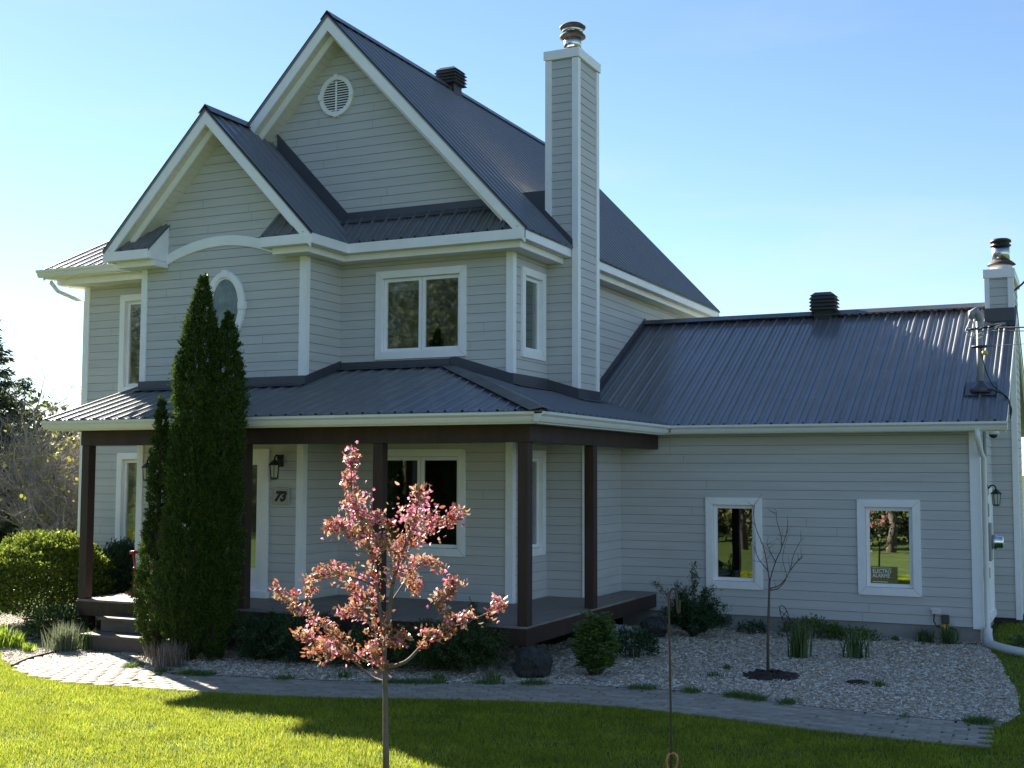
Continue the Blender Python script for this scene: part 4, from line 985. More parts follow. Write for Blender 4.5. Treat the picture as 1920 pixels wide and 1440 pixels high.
def dome(name, x, y, rx, ry, h, n, leaf, size, asp, label, cat, seed, up=0.5, group=None, flat=0.35, stem='bark', zoff=0.0, inner=0.35):
    z0 = gzf(x, y) + zoff; t = thing(name, (x, y, z0), label, cat, group)
    mb = MB()
    for k in range(7):
        a = k * 0.9 + seed; r = 0.55
        mb.tube([(x + 0.05 * math.cos(a), y + 0.05 * math.sin(a), z0 - 0.05), (x + rx * r * 0.5 * math.cos(a), y + ry * r * 0.5 * math.sin(a), z0 + h * 0.35), (x + rx * r * math.cos(a), y + ry * r * math.sin(a), z0 + h * 0.62)], [0.016, 0.011, 0.004], 5)
    mb.build('stem', M[stem], t)
    d = rnd_dirs(n, -0.25, 1); th = np.arctan2(d[:, 1], d[:, 0]); b = bumpy(th * 1.0, d[:, 2] * 3, seed)
    rad = (1 + 0.13 * b) * (1 - inner * RNG.uniform(0, 1, n) ** 2)
    P = np.stack([x + d[:, 0] * rx * rad, y + d[:, 1] * ry * rad, z0 + h * (flat + (1 - flat) * d[:, 2] * rad)], 1)
    P[:, 2] = np.maximum(P[:, 2], z0 + 0.02)
    m = 5; P = np.repeat(P, m, 0) + RNG.normal(0, size * 0.6, (n * m, 3)); D = np.repeat(d * (1 - up) + np.array((0, 0, up)), m, 0) + RNG.normal(0, 0.5, (n * m, 3))
    fans(P, D, RNG.uniform(0.6, 1.3, n * m) * size, asp, M[leaf], 'foliage', t)
    return t
dome('round_shrub', -7.45, -1.05, 1.22, 0.88, 1.40, 13000, 'spirea', 0.045, 0.30, 'big rounded shrub with sunlit yellow green top beside the porch', 'shrub', 2, 0.3, inner=0.25)
dome('dark_shrub', -6.45, -0.50, 0.55, 0.42, 1.28, 5000, 'yew', 0.05, 0.16, 'dark green shrub against the house wall behind the corner porch post', 'shrub', 4, 0.35)
dome('spreading_shrub', -6.05, -2.25, 0.45, 0.4, 0.42, 900, 'juniper', 0.07, 0.12, 'low dark juniper in front of the big rounded shrub', 'shrub', 5, 0.2)
dome('spreading_shrub', -5.35, -1.7, 0.28, 0.28, 0.34, 420, 'yew', 0.06, 0.16, 'small dark shrub under the deck edge beside the steps', 'shrub', 6, 0.3)

def juniper(x, y, rx, ry, h, n, label, seed, leaf='juniper'):
    """arching juniper: many feathery branches rising outwards"""
    z0 = gzf(x, y); t = thing('juniper_shrub', (x, y, z0), label, 'juniper', 'junipers in front of the deck')
    r = np.random.default_rng(seed); P, D = [], []; mb = MB()
    for k in range(n):
        a = r.uniform(0, 2 * math.pi); L = r.uniform(0.45, 1.0); el = r.uniform(0.15, 1.0)
        ex, ey, ez = rx * L * math.cos(a), ry * L * math.sin(a), h * el * (1.15 - 0.5 * L)
        pts = []
        for s in np.linspace(0.1, 1, 16):
            pts.append((x + ex * s, y + ey * s, z0 + 0.03 + ez * math.sin(s * 1.9) / math.sin(1.9) * 1.0))
        if k % 3 == 0: mb.tube(pts[::3], [0.010, 0.008, 0.006, 0.005, 0.003, 0.002][:len(pts[::3])], 4)
        pts = np.array(pts)
        for i in range(2, len(pts)):
            d = pts[i] - pts[i - 1]; d /= np.linalg.norm(d)
            m = 18
            P.append(pts[i] + r.normal(0, 0.022, (m, 3))); D.append(d * 0.8 + r.normal(0, 0.55, (m, 3)) + np.array((0, 0, 0.25)))
    mb.build('stem', M['bark'], t)
    P = np.concatenate(P); D = np.concatenate(D); P[:, 2] = np.maximum(P[:, 2], z0 + 0.01)
    fans(P, D, r.uniform(0.026, 0.055, len(P)), 0.14, M[leaf], 'foliage', t)
    return t
juniper(0.38, -2.52, 0.78, 0.50, 0.66, 120, 'arching brownish green juniper beside the dark boulder at the deck corner', 1)
juniper(-0.55, -2.60, 0.60, 0.45, 0.50, 80, 'low juniper behind the blossoming tree, next to the terracotta pot', 2)
juniper(-1.55, -2.62, 0.62, 0.45, 0.62, 90, 'dark juniper between the second and third porch posts', 3, 'yew')
juniper(-2.15, -2.66, 0.55, 0.42, 0.60, 80, 'dark juniper at the foot of the cedars, along the deck', 4, 'yew')
juniper(0.55, -2.30, 0.35, 0.25, 0.85, 30, 'upright juniper sprigs reaching over the deck edge', 8)

def spiky(name, x, y, n, h, spread, m, label, cat, w=0.012, seed=0, group=None, bend=0.5):
    """clump of blade leaves arching from one base"""
    z0 = gzf(x, y) + 0.01; r = np.random.default_rng(seed + 50); V, F = [], []
    for k in range(n):
        a = r.uniform(0, 2 * math.pi); e = r.uniform(0.05, 1) * spread; L = h * r.uniform(0.55, 1.1); bx, by = x + r.normal(0, 0.35 * spread * h), y + r.normal(0, 0.35 * spread * h)
        sx, sy = -math.sin(a), math.cos(a); i = len(V); ww = w * r.uniform(0.7, 1.2)
        for s in (0, 0.4, 0.75, 1.0):
            o = e * L * (s ** (1 + bend)); zz = L * s * (1 - 0.35 * e * s); wd = ww * (1 - s ** 2 * 0.95)
            px, py = bx + math.cos(a) * o, by + math.sin(a) * o
            V += [(px - sx * wd, py - sy * wd, z0 + zz), (px + sx * wd, py + sy * wd, z0 + zz)]
        for s in range(3): F.append((i + 2 * s, i + 2 * s + 1, i + 2 * s + 3, i + 2 * s + 2))
    o = np_mesh(name, V, F, m, None, (x, y, z0))
    return tag(o, label, cat, group)
spiky('daylily_clump', -6.35, -3.05, 170, 0.34, 0.75, M['lime'], 'bright lime green daylily clump at the lawn edge', 'plant', 0.011, 1)
spiky('daylily_clump', -5.98, -3.02, 80, 0.26, 0.7, M['lime'], 'smaller lime green clump beside the bright daylily', 'plant', 0.010, 2)
spiky('small_plant', -5.55, -3.22, 40, 0.15, 0.8, M['lime'], 'tiny lime sprout in the sunlit wood chips', 'plant', 0.010, 3)
spiky('lavender', -5.13, -2.98, 420, 0.40, 0.62, M['lavender'], 'grey green lavender bush by the paved landing', 'plant', 0.007, 4)
spiky('small_plant', -4.92, -2.80, 60, 0.30, 0.35, M['fern'], 'single upright green sprig beside the lavender', 'plant', 0.010, 5)
spiky('withered_plant', -2.90, -3.52, 420, 0.34, 0.75, M['deadgrass'], 'withered grey brown tuft at the foot of the tall cedar', 'plant', 0.004, 6)
spiky('withered_plant', -3.55, -3.10, 30, 0.28, 1.0, M['deadgrass'], 'few bare dry stalks beside the bottom step', 'plant', 0.005, 12)
spiky('iris_clump', 3.88, 0.18, 90, 0.50, 0.33, M['iris'], 'tall clump of iris leaves next to the bent wire trellis', 'iris', 0.011, 7, 'iris clumps in the wood chips')
spiky('iris_clump', 4.52, 0.45, 70, 0.42, 0.45, M['iris'], 'looser iris clump with a white bud under the sticker window', 'iris', 0.011, 8, 'iris clumps in the wood chips')
spiky('grass_tuft', 5.12, 2.25, 160, 0.22, 0.6, M['iris'], 'grass tuft against the foundation below the outlet', 'grass tuft', 0.006, 9)
spiky('grass_tuft', 5.42, 2.2, 110, 0.30, 0.5, M['iris'], 'taller grass tuft around the orange cord end', 'grass tuft', 0.006, 10)
spiky('grass_tuft', 4.72, 2.3, 60, 0.08, 0.8, M['fern'], 'flat little weed against the foundation', 'grass tuft', 0.006, 11)
dome('ground_cover', 3.65, 2.05, 0.42, 0.22, 0.26, 240, 'fern', 0.05, 0.22, 'low green ground cover at the foundation behind the irises', 'plant', 14, 0.4)
dome('ground_cover', 4.15, 2.15, 0.40, 0.16, 0.14, 160, 'fern', 0.045, 0.22, 'flat green ground cover along the foundation below the sticker window', 'plant', 15, 0.4)
dome('ground_cover', 2.75, 2.25, 0.20, 0.14, 0.16, 90, 'yew', 0.045, 0.22, 'small dark weed patch against the foundation by the conifer', 'plant', 16, 0.4)
dome('ground_cover', 6.45, 1.9, 0.25, 0.2, 0.18, 150, 'fern', 0.05, 0.2, 'weedy patch beside the white drain pipe', 'plant', 17, 0.4)
dome('small_plant', 2.0, -0.62, 0.26, 0.24, 0.34, 320, 'yew', 0.055, 0.18, 'low dark green bush in front of the pale rock', 'shrub', 18, 0.4)
for i, (wx_, wy_, s_, lb) in enumerate(((3.32, -1.62, 0.10, 'flat weed in the chips close to the sapling mound'), (3.3, -1.05, 0.07, 'tiny weed in the chips behind the sapling mound'), (5.1, -1.55, 0.10, 'flat weed beside the loose soil patch'),
                                          (1.15, -2.9, 0.16, 'weed tuft in front of the dark boulder'), (0.55, -3.05, 0.12, 'weed tuft in the chips in front of the juniper'), (-0.5, -3.35, 0.14, 'grassy weed between path and juniper'))):
    spiky('small_weed', wx_, wy_, 45, s_, 1.1, M['fern'], lb, 'weed', 0.006, 30 + i)

def leafy(x, y, h, r, n, label, seed):
    """bushy perennial of upright stems with pinnate leaves (fern-like)"""
    z0 = gzf(x, y); t = thing('leafy_shrub', (x, y, z0), label, 'shrub'); g = np.random.default_rng(seed); mb = MB(); P, D = [], []
    for k in range(n):
        a = g.uniform(0, 6.28); e = g.uniform(0.1, 1); top = Vector((x + r * e * math.cos(a), y + r * e * math.sin(a), z0 + h * (1.05 - 0.45 * e * e) * g.uniform(0.6, 1)))
        b = Vector((x + 0.06 * math.cos(a), y + 0.06 * math.sin(a), z0)); mid = b.lerp(top, 0.5) + Vector((0.04 * math.cos(a), 0.04 * math.sin(a), 0.03))
        mb.tube([b, mid, top], [0.007, 0.005, 0.002], 4)
        for s in np.linspace(0.25, 1, 7):
            c = np.array(b.lerp(top, s)); 
            for q in range(4):
                aa = g.uniform(0, 6.28); dd = np.array((math.cos(aa), math.sin(aa), g.uniform(-0.2, 0.5))); L = 0.11
                for u in np.linspace(0.3, 1, 5):
                    c2 = c + dd * L * u
                    sd = np.cross(dd, (0, 0, 1.0))
                    P += [c2, c2]; D += [dd + sd * 0.9 + g.normal(0, 0.2, 3), dd - sd * 0.9 + g.normal(0, 0.2, 3)]
    mb.build('stem', M['bark'], t)
    fans(np.array(P), np.array(D), g.uniform(0.035, 0.055, len(P)), 0.20, M['fern'], 'foliage', t); return t
leafy(2.04, -2.05, 0.70, 0.24, 46, 'fresh green ferny shrub on bare stems in front of the deck corner', 3)

def conifer_shrub(x, y):
    z0 = gzf(x, y); t = thing('conifer_shrub', (x, y, z0), 'dark green spreading conifer with a raised leader by the wing wall', 'shrub'); g = np.random.default_rng(11); mb = MB(); P, D = [], []
    tips = [((0.02, 0.0, 1.0)), ((0.05, 0.0, 0.85)), ((-0.58, 0.1, 0.72)), ((0.30, 0.0, 0.68)), ((0.52, 0, 0.30)), ((0.5, -0.1, 0.45)), ((-0.25, 0.1, 0.7))]
    for k in range(80):
        a = g.uniform(0, 6.28); e = g.uniform(0.25, 1); tips.append((0.52 * e * math.cos(a), 0.42 * e * math.sin(a), (0.72 - 0.5 * e) * g.uniform(0.3, 1.1) + 0.08))
    for tx, ty, tz in tips:
        b = np.array((x, y, z0)); e = np.array((x + tx, y + ty, z0 + tz)); pts = [b + (e - b) * s + np.array((0, 0, 0.08 * math.sin(3.1 * s))) for s in np.linspace(0, 1, 12)]
        mb.tube([tuple(p) for p in pts[::4]], [0.012, 0.008, 0.004], 4)
        for i in range(3, 12):
            d = (pts[i] - pts[i - 1]) / np.linalg.norm(pts[i] - pts[i - 1])
            P.append(pts[i] + g.normal(0, 0.028, (34, 3))); D.append(d * 0.7 + g.normal(0, 0.5, (34, 3)))
    mb.build('stem', M['bark'], t); P = np.concatenate(P); D = np.concatenate(D)
    fans(P, D, g.uniform(0.026, 0.052, len(P)), 0.15, M['yew'], 'foliage', t)
conifer_shrub(2.07, 1.60)

# ------------------------------------------------------------------ rocks
def rock(x, y, s, m, label, seed, name='boulder'):
    r = np.random.default_rng(seed); bm = bmesh.new(); bmesh.ops.create_icosphere(bm, subdivisions=5, radius=1)
    pl = [(norm(r.normal(0, 1, (1, 3)))[0], r.uniform(0.5, 0.82)) for _ in range(14)]
    for v in bm.verts:
        c = np.array(v.co)
        for n_, d_ in pl:
            e = c @ n_ - d_
            if e > 0: c = c - n_ * e * 0.92
        c = c + 0.03 * np.sin(c[[1, 2, 0]] * 7 + seed) + 0.022 * np.sin(c[[2, 0, 1]] * 17 + seed) + 0.016 * np.sin(c[[1, 0, 2]] * 37) + r.normal(0, 0.008, 3)
        v.co = c * np.array(s)
    z0 = gzf(x, y); me = bpy.data.meshes.new(name); bm.to_mesh(me); bm.free(); me.materials.append(m); me.polygons.foreach_set('use_smooth', np.zeros(len(me.polygons), bool))
    o = link(name, me, None, (x, y, z0 + s[2] * 0.55)); o.rotation_euler.z = seed * 0.7
    return tag(o, label, 'rock')
rock(1.38, -2.42, (0.29, 0.26, 0.26), M['rock_d'], 'dark mossy boulder at the corner of the deck', 3)
rock(1.34, 0.70, (0.32, 0.24, 0.17), M['rock_g'], 'pale grey rock beside the deck, behind the low bush', 5)
rock(1.60, 1.35, (0.26, 0.24, 0.24), M['rock_d'], 'dark rock half hidden by the spreading conifer', 8)
rock(2.26, -2.40, (0.18, 0.09, 0.035), M['rock_g'], 'flat grey stepping stone between boulder and path', 9, 'flat_stone')
rock(2.86, -2.58, (0.19, 0.06, 0.03), M['rock_g'], 'long flat grey stone at the bed edge near the hook', 12, 'flat_stone')

# ------------------------------------------------------------------ young trees
def leaf_mesh(P, D, size, asp, m, name, parent, g):
    """six-cornered leaves, slightly folded"""
    n = len(P); D = norm(D); S = norm(np.cross(D, norm(g.normal(0, 1, (n, 3))))); Nn = np.cross(D, S); s = size[:, None]
    V = np.stack([P, P + D * s * 0.3 + S * s * asp + Nn * s * 0.08, P + D * s * 0.68 + S * s * asp * 0.9 + Nn * s * 0.08, P + D * s, P + D * s * 0.68 - S * s * asp * 0.9 + Nn * s * 0.08, P + D * s * 0.3 - S * s * asp + Nn * s * 0.08], 1).reshape(-1, 3)
    return np_mesh(name, V, np.arange(n * 6).reshape(-1, 6), m, parent)
def crabapple():
    X, Y = 2.31, -7.06; z0 = gzf(X, Y); t = thing('crabapple_tree', (X, Y, z0), 'young flowering crabapple with pink blossom and bronze leaves on the lawn', 'tree'); g = np.random.default_rng(21)
    # branches: (offset across the view, height, offset along the view)
    R = Vector((0.903, 0.429, 0)); Fv = Vector((-0.429, 0.903, 0))
    def W(a, z, d=0.0): return Vector((X, Y, 0)) + R * a + Fv * d + Z1 * z
    trunk = [(0, z0 - 0.1), (-0.010, 0.3), (-0.015, 0.61), (-0.03, 0.85), (-0.02, 1.02), (-0.01, 1.15)]
    br = [ # list of (a, z, d) ; start radius
      ([(-0.03, 0.80, 0), (0.14, 0.86, -.05), (0.25, 0.97, -.08), (0.31, 1.05, -.1), (0.47, 1.12, -.12), (0.63, 1.18, -.15), (0.90, 1.30, -.15)], .016, .35),
      ([(-0.02, 0.70, 0), (-0.13, 0.72, .1), (-0.24, 0.79, .18), (-0.31, 0.84, .2), (-0.42, 0.92, .25), (-0.62, 0.95, .28), (-0.69, 1.0, .3)], .011, .45),
      ([(-0.03, 0.85, 0), (-0.18, 0.88, -.1), (-0.34, 1.05, -.2), (-0.5, 1.17, -.25), (-0.66, 1.30, -.25), (-0.81, 1.38, -.25)], .012, .35),
      ([(-0.02, 1.02, 0), (-0.07, 1.25, .03), (-0.10, 1.42, .05), (-0.14, 1.66, .05), (-0.21, 1.86, .03), (-0.28, 2.06, 0), (-0.30, 2.27, 0), (-0.285, 2.41, 0)], .020, .30),
      ([(-0.01, 1.10, 0), (0.02, 1.3, -.04), (0.04, 1.46, -.08), (0.10, 1.66, -.1), (0.18, 1.86, -.12), (0.23, 2.06, -.12), (0.22, 2.14, -.12)], .020, .35),
      ([(0.04, 1.46, -.08), (0.16, 1.72, .05), (0.31, 1.88, .1), (0.45, 1.93, .12), (0.56, 1.97, .12)], .010, .30),
      ([(-0.10, 1.42, .05), (-0.26, 1.50, -.1), (-0.40, 1.53, -.15), (-0.52, 1.50, -.2), (-0.60, 1.36, -.2)], .009, .25),
      ([(-0.14, 1.66, .05), (-0.28, 1.80, .15), (-0.40, 1.87, .2), (-0.49, 1.86, .2)], .008, .2),
      ([(0.02, 1.3, -.04), (0.20, 1.56, .15), (0.34, 1.57, .2)], .008, .3),
      ([(0.47, 1.12, -.12), (0.38, 1.30, -.2), (0.50, 1.40, -.2), (0.53, 1.46, -.2)], .007, .1),
      ([(-0.02, 1.1, 0), (0.06, 1.02, -.15), (0.12, 1.05, -.2)], .006, .2),
      ([(-0.03, 0.9, 0), (-0.15, 1.1, .2), (-0.3, 1.22, .3), (-0.38, 1.2, .3)], .008, .3),
      ([(-0.21, 1.86, .03), (-0.10, 1.95, -.1), (-0.02, 1.93, -.15)], .006, .1),
      ([(0.10, 1.66, -.1), (0.0, 1.75, -.25), (-0.06, 1.78, -.3)], .006, .1),
      ([(-0.34, 1.05, -.2), (-0.40, 0.95, -.25), (-0.52, 0.96, -.28)], .006, .1),
      ([(-0.07, 1.25, .03), (-0.2, 1.33, .2), (-0.3, 1.35, .25)], .006, .1),
      ([(-0.01, 1.15, 0), (-0.07, 0.98, .1), (-0.12, 0.92, .15)], .005, .1),
      ([(0.0, 0.78, 0), (-0.05, 0.86, -.12), (-0.09, 0.93, -.16)], .005, .1),
      ([(0.20, 1.56, .15), (0.12, 1.45, .25), (0.18, 1.38, .3)], .005, .1),
    ]
    mb = MB(); mb.tube([W(a, z) for a, z in trunk], [0.027, 0.024, 0.021, 0.019, 0.016, 0.013], 8); mb.build('trunk', M['bark_g'], t)
    P, D, FP, FD = [], [], [], []
    mb = MB()
    for pts, r0, bare in br:
        sm = smooth_line([tuple(W(*p)) for p in pts], 5); n = len(sm)
        mb.tube(sm, [max(0.0022, r0 * (1 - 0.85 * i / n)) for i in range(n)], 5)
        sm = np.array(sm)
        for i in range(n):
            f = i / (n - 1)
            if f < bare: continue
            d = sm[min(i + 1, n - 1)] - sm[max(i - 1, 0)]; d /= np.linalg.norm(d)
            # spur twigs carrying clusters
            for s in range(2 if f < 0.97 else 3):
                if g.uniform() < 0.08: continue
                c = sm[i] + g.normal(0, 0.030, 3) + np.array((0, 0, 0.01)); k = g.integers(7, 13)
                P.append(c + g.normal(0, 0.018, (k, 3))); D.append(d * 0.5 + g.normal(0, 0.75, (k, 3)) + np.array((0, 0, -0.12 if g.uniform() < .4 else 0.25)))
                pinky = 0.55 if (c[2] > 1.92 or g.uniform() < 0.16) else 0.15
                if g.uniform() < pinky:
                    q = g.integers(5, 11); FP.append(c + g.normal(0, 0.026, (q, 3))); FD.append(g.normal(0, 1, (q, 3)) + np.array((0, 0, 0.3)))
    for a, z in ((-0.24, 2.10), (-0.3, 2.0), (0.20, 2.05), (0.28, 2.0), (0.12, 1.97), (0.3, 1.88), (0.22, 1.93), (-0.10, 1.62), (-0.04, 1.72), (0.02, 1.80), (-0.2, 1.75), (0.1, 1.58), (-0.15, 1.45)):       # thick bunches
        c = np.array(W(a, z, g.normal(0, 0.08)))
        nq = 22 if z > 1.86 else 5; FP.append(c + g.normal(0, 0.055, (nq, 3))); FD.append(g.normal(0, 1, (nq, 3))); P.append(c + g.normal(0, 0.065, (18, 3))); D.append(g.normal(0, 1, (18, 3)))
    mb.build('branch', M['bark_g'], t)
    P, D, FP, FD = (np.concatenate(a) for a in (P, D, FP, FD))
    leaf_mesh(P, D, g.uniform(0.024, 0.056, len(P)), 0.22, M['bleaf'], 'foliage', t, g)
    # blossoms: five petals round a centre
    n = len(FP); ax = norm(FD); e1 = norm(np.cross(ax, norm(g.normal(0, 1, (n, 3))))); e2 = np.cross(ax, e1); V = []
    for k in range(5):
        a = 2 * math.pi * k / 5; dd = e1 * math.cos(a) + e2 * math.sin(a); ss = -e1 * math.sin(a) + e2 * math.cos(a); s = g.uniform(0.011, 0.018, n)[:, None]
        c = FP + ax * 0.004
        V.append(np.stack([c, c + dd * s * 0.6 + ss * s * 0.42 + ax * s * 0.25, c + dd * s * 1.1 + ax * s * 0.4, c + dd * s * 0.6 - ss * s * 0.42 + ax * s * 0.25], 1))
    V = np.concatenate(V, 0).reshape(-1, 3)
    np_mesh('blossom', V, np.arange(len(V)).reshape(-1, 4), M['petal'], t)
crabapple()

def sapling():
    X, Y = 3.86, -1.37; z0 = gzf(X, Y)
    mound = MB(); n = 26
    mound.lathe((X + 0.03, Y, z0), [(0.33, 0.0), (0.29, 0.03), (0.24, 0.035), (0.19, 0.055), (0.13, 0.05), (0.07, 0.065), (0.0, 0.06)], 30)
    o = mound.build('soil_mound', M['soil'], None, (X, Y, z0)); tag(o, 'dark soil mound around the bare sapling', 'soil')
    for v in o.data.vertices: v.co += Vector((random.uniform(-1, 1) * 0.03, random.uniform(-1, 1) * 0.03, random.uniform(-0.018, 0.02)))
    t = thing('bare_sapling', (X, Y, z0), 'leafless young tree with thin twigs in the wood chips', 'tree')
    R = Vector((0.903, 0.429, 0)); Fv = Vector((-0.429, 0.903, 0)); g = np.random.default_rng(4)
    def W(a, z, d=0.0): return Vector((X, Y, 0)) + R * a + Fv * d + Z1 * z
    mb = MB(); mb.tube([W(0, z0 - 0.05), W(0.005, 0.4), W(0.02, 0.8), W(0.03, 1.08)], [0.020, 0.017, 0.015, 0.012], 7); mb.build('trunk', M['bark'], t)
    mb = MB()
    L = [[(0.03, 1.05), (0.02, 1.2, .03), (-0.02, 1.45, .05), (-0.10, 1.66, .06), (-0.13, 1.83, .06), (-0.12, 1.95, .05)], [(0.03, 1.08), (0.10, 1.3), (0.17, 1.46), (0.16, 1.62), (0.12, 1.77), (0.12, 1.87)], [(0.03, 1.0), (0.15, 1.05, -.03), (0.25, 1.2, -.05), (0.29, 1.38, -.06), (0.38, 1.55, -.06)],
         [(0.03, 0.98), (0.14, 1.0, .05), (0.24, 1.12, .08), (0.20, 1.32, .08), (0.23, 1.5, .08)], [(0.02, 1.2, .03), (-0.10, 1.34, -.03), (-0.16, 1.5, -.05)], [(0.17, 1.46), (0.24, 1.62, .04), (0.26, 1.72, .05)], [(0.25, 1.2, -.05), (0.36, 1.32, 0), (0.40, 1.34, 0)], [(0.10, 1.3), (0.05, 1.42, .06), (0.02, 1.5, .08)]]
    for p in L:
        sm = smooth_line([tuple(W(*q)) for q in p], 4); n = len(sm); mb.tube(sm, [0.007 * (1 - 0.7 * i / n) for i in range(n)], 4)
        for k in range(5):
            i = g.integers(3, n); c = Vector(sm[i]); e = c + Vector(g.normal(0, 0.05, 3)) + Z1 * 0.07; mb.tube([c, e], [0.003, 0.0015], 3)
    mb.build('branch', M['bark'], t)
sapling()
o = MB().lathe((4.86, -1.41, gzf(4.86, -1.41)), [(0.15, 0.0), (0.10, 0.03), (0.03, 0.035), (0, 0.035)], 16).build('soil_mound', M['soil'], None, (4.86, -1.41, gzf(4.86, -1.41)))
tag(o, 'small loose patch of dark soil in the chips away from any plant', 'soil')
for v in o.data.vertices: v.co += Vector((random.uniform(-1, 1) * 0.03, random.uniform(-1, 1) * 0.02, random.uniform(-0.01, 0.012)))

# ------------------------------------------------------------------ trees beyond the house and across the lawn
def branching(x, y, h, seed, levels=4, spread=0.6, trunks=1, r0=0.06):
    g = np.random.default_rng(seed); mb = MB(); tips = []; z0 = gzf(x, y)
    def grow(p, d, L, r, lv):
        n = 4; pts = [p]
        for i in range(n):
            d = (d + Vector(g.normal(0, 0.16, 3)) + Z1 * 0.05).normalized(); pts.append(pts[-1] + d * L / n)
        mb.tube(pts, [r * (1 - 0.45 * i / n) for i in range(n + 1)], 5 if lv > 1 else 3)
        if lv == 0: tips.append(pts[-1]); tips.append(pts[2]); return
        for k in range(g.integers(3, 5)):
            i = g.integers(1, n + 1); q = pts[i]
            dd = (d + Vector(g.normal(0, spread, 3)) + Z1 * 0.15).normalized(); grow(q, dd, L * g.uniform(0.5, 0.78), r * 0.5, lv - 1)
    for k in range(trunks):
        a = g.uniform(0, 6.28); e = 0.0 if trunks == 1 else 0.45
        grow(Vector((x + e * 0.5 * math.cos(a), y + e * 0.5 * math.sin(a), z0 - 0.05)), Vector((e * math.cos(a), e * math.sin(a), 1)).normalized(), h * 0.45, r0, levels)
    return mb, tips
def bare_tree(x, y, h, seed, label, leaf=0, trunks=1, levels=4, r0=0.06, spread=0.6, group='bare trees and bushes beyond the porch'):
    t = thing('bare_tree', (x, y, gzf(x, y)), label, 'tree', group); mb, tips = branching(x, y, h, seed, levels, spread, trunks, r0); mb.build('branch', M['twig'], t)
    if leaf:
        g = np.random.default_rng(seed + 1); P = np.array(tips); P = P[g.integers(0, len(P), leaf)] + g.normal(0, 0.12, (leaf, 3))
        leaf_mesh(P, g.normal(0, 1, (leaf, 3)), g.uniform(0.06, 0.13, leaf), 0.35, M['yleaf'], 'foliage', t, g)
    return t
def spruce(x, y, h, r, seed, label, n=95, group='conifers beyond the porch', name='spruce_tree', dens=1.0):
    g = np.random.default_rng(seed); z0 = gzf(x, y); t = thing(name, (x, y, z0), label, 'tree', group)
    mb = MB(); mb.tube([(x, y, z0 - 0.1), (x, y, z0 + h * 0.5), (x, y, z0 + h)], [0.02 * h, 0.012 * h, 0.003], 6); mb.build('trunk', M['bark'], t)
    P, D = [], []
    for k in range(n):
        f = g.uniform(0.04, 0.99); L = r * (1 - f) ** 0.85 * g.uniform(0.65, 1.1) + 0.1; a = g.uniform(0, 6.28); o = np.array((math.cos(a), math.sin(a), 0)); m = max(4, int(L * 9))
        for s in np.linspace(0.12, 1, m):
            c = np.array((x, y, z0 + h * f)) + o * L * s + np.array((0, 0, -0.28 * L * s + 0.25 * L * s * s)); sd = np.cross(o, (0, 0, 1))
            q = int(8 * dens); P.append(c + g.normal(0, 0.04, (q, 3)) * (1 + L * 0.2)); D.append(o * 0.5 + g.choice([-1, 1], (q, 1)) * sd * 0.8 * (1.1 - s) + g.normal(0, 0.3, (q, 3)) + np.array((0, 0, -0.25)))
    P, D = np.concatenate(P), np.concatenate(D); fans(P, D, g.uniform(0.10, 0.24, len(P)) * (0.5 + 0.06 * h), 0.16, M['spruce'], 'crown', t); return t
spruce(-24.3, 12.0, 8.2, 2.7, 1, 'tall dark spruce at the edge of the view beyond the porch', 330, dens=1.8)
spruce(-27.5, 22.0, 5.6, 1.3, 2, 'narrow distant spruce behind the bare trees', 90)
spruce(-33.0, 22.0, 6.4, 1.8, 3, 'far spruce half hidden behind the tall one', 100)
bare_tree(-17.6, 8.5, 4.6, 5, 'leafless bushy tree with several stems just beyond the big rounded shrub', 150, 5, 4, 0.05)
bare_tree(-19.6, 10.6, 6.2, 6, 'tallest leafless tree, twigs against the sky', 60, 2, 4, 0.07, 0.55)
bare_tree(-15.2, 9.2, 4.6, 7, 'leafless tree with crooked twigs near the house corner', 70, 3, 4, 0.05)
bare_tree(-21.0, 8.2, 3.6, 8, 'low tangle of grey twigs in front of the spruce', 140, 6, 4, 0.04, 0.75)
bare_tree(-18.6, 13.5, 5.0, 9, 'bush dotted with young yellow leaves behind the bare twigs', 1500, 4, 4, 0.05)
bare_tree(-14.4, 12.0, 4.2, 10, 'yellow leafed bush seen through the porch corner', 900, 4, 4, 0.04)
bare_tree(-16.4, 7.2, 3.0, 12, 'spreading grey bush of bare low branches above the rounded shrub', 120, 6, 4, 0.05, 0.8)

bare_tree(-18.2, 9.8, 5.4, 21, 'grey leafless tree with upright stems between spruce and porch', 90, 5, 4, 0.045, 0.5)
bare_tree(-16.6, 10.4, 5.0, 22, 'fine twigged leafless tree reaching the porch roof edge', 120, 4, 4, 0.045, 0.5)
bare_tree(-20.4, 12.5, 5.6, 23, 'dense leafless thicket standing under the tall spruce', 200, 6, 4, 0.05, 0.6)
bare_tree(-15.6, 8.0, 3.4, 24, 'low fan of pale twigs behind the corner porch post', 200, 6, 4, 0.04, 0.65)

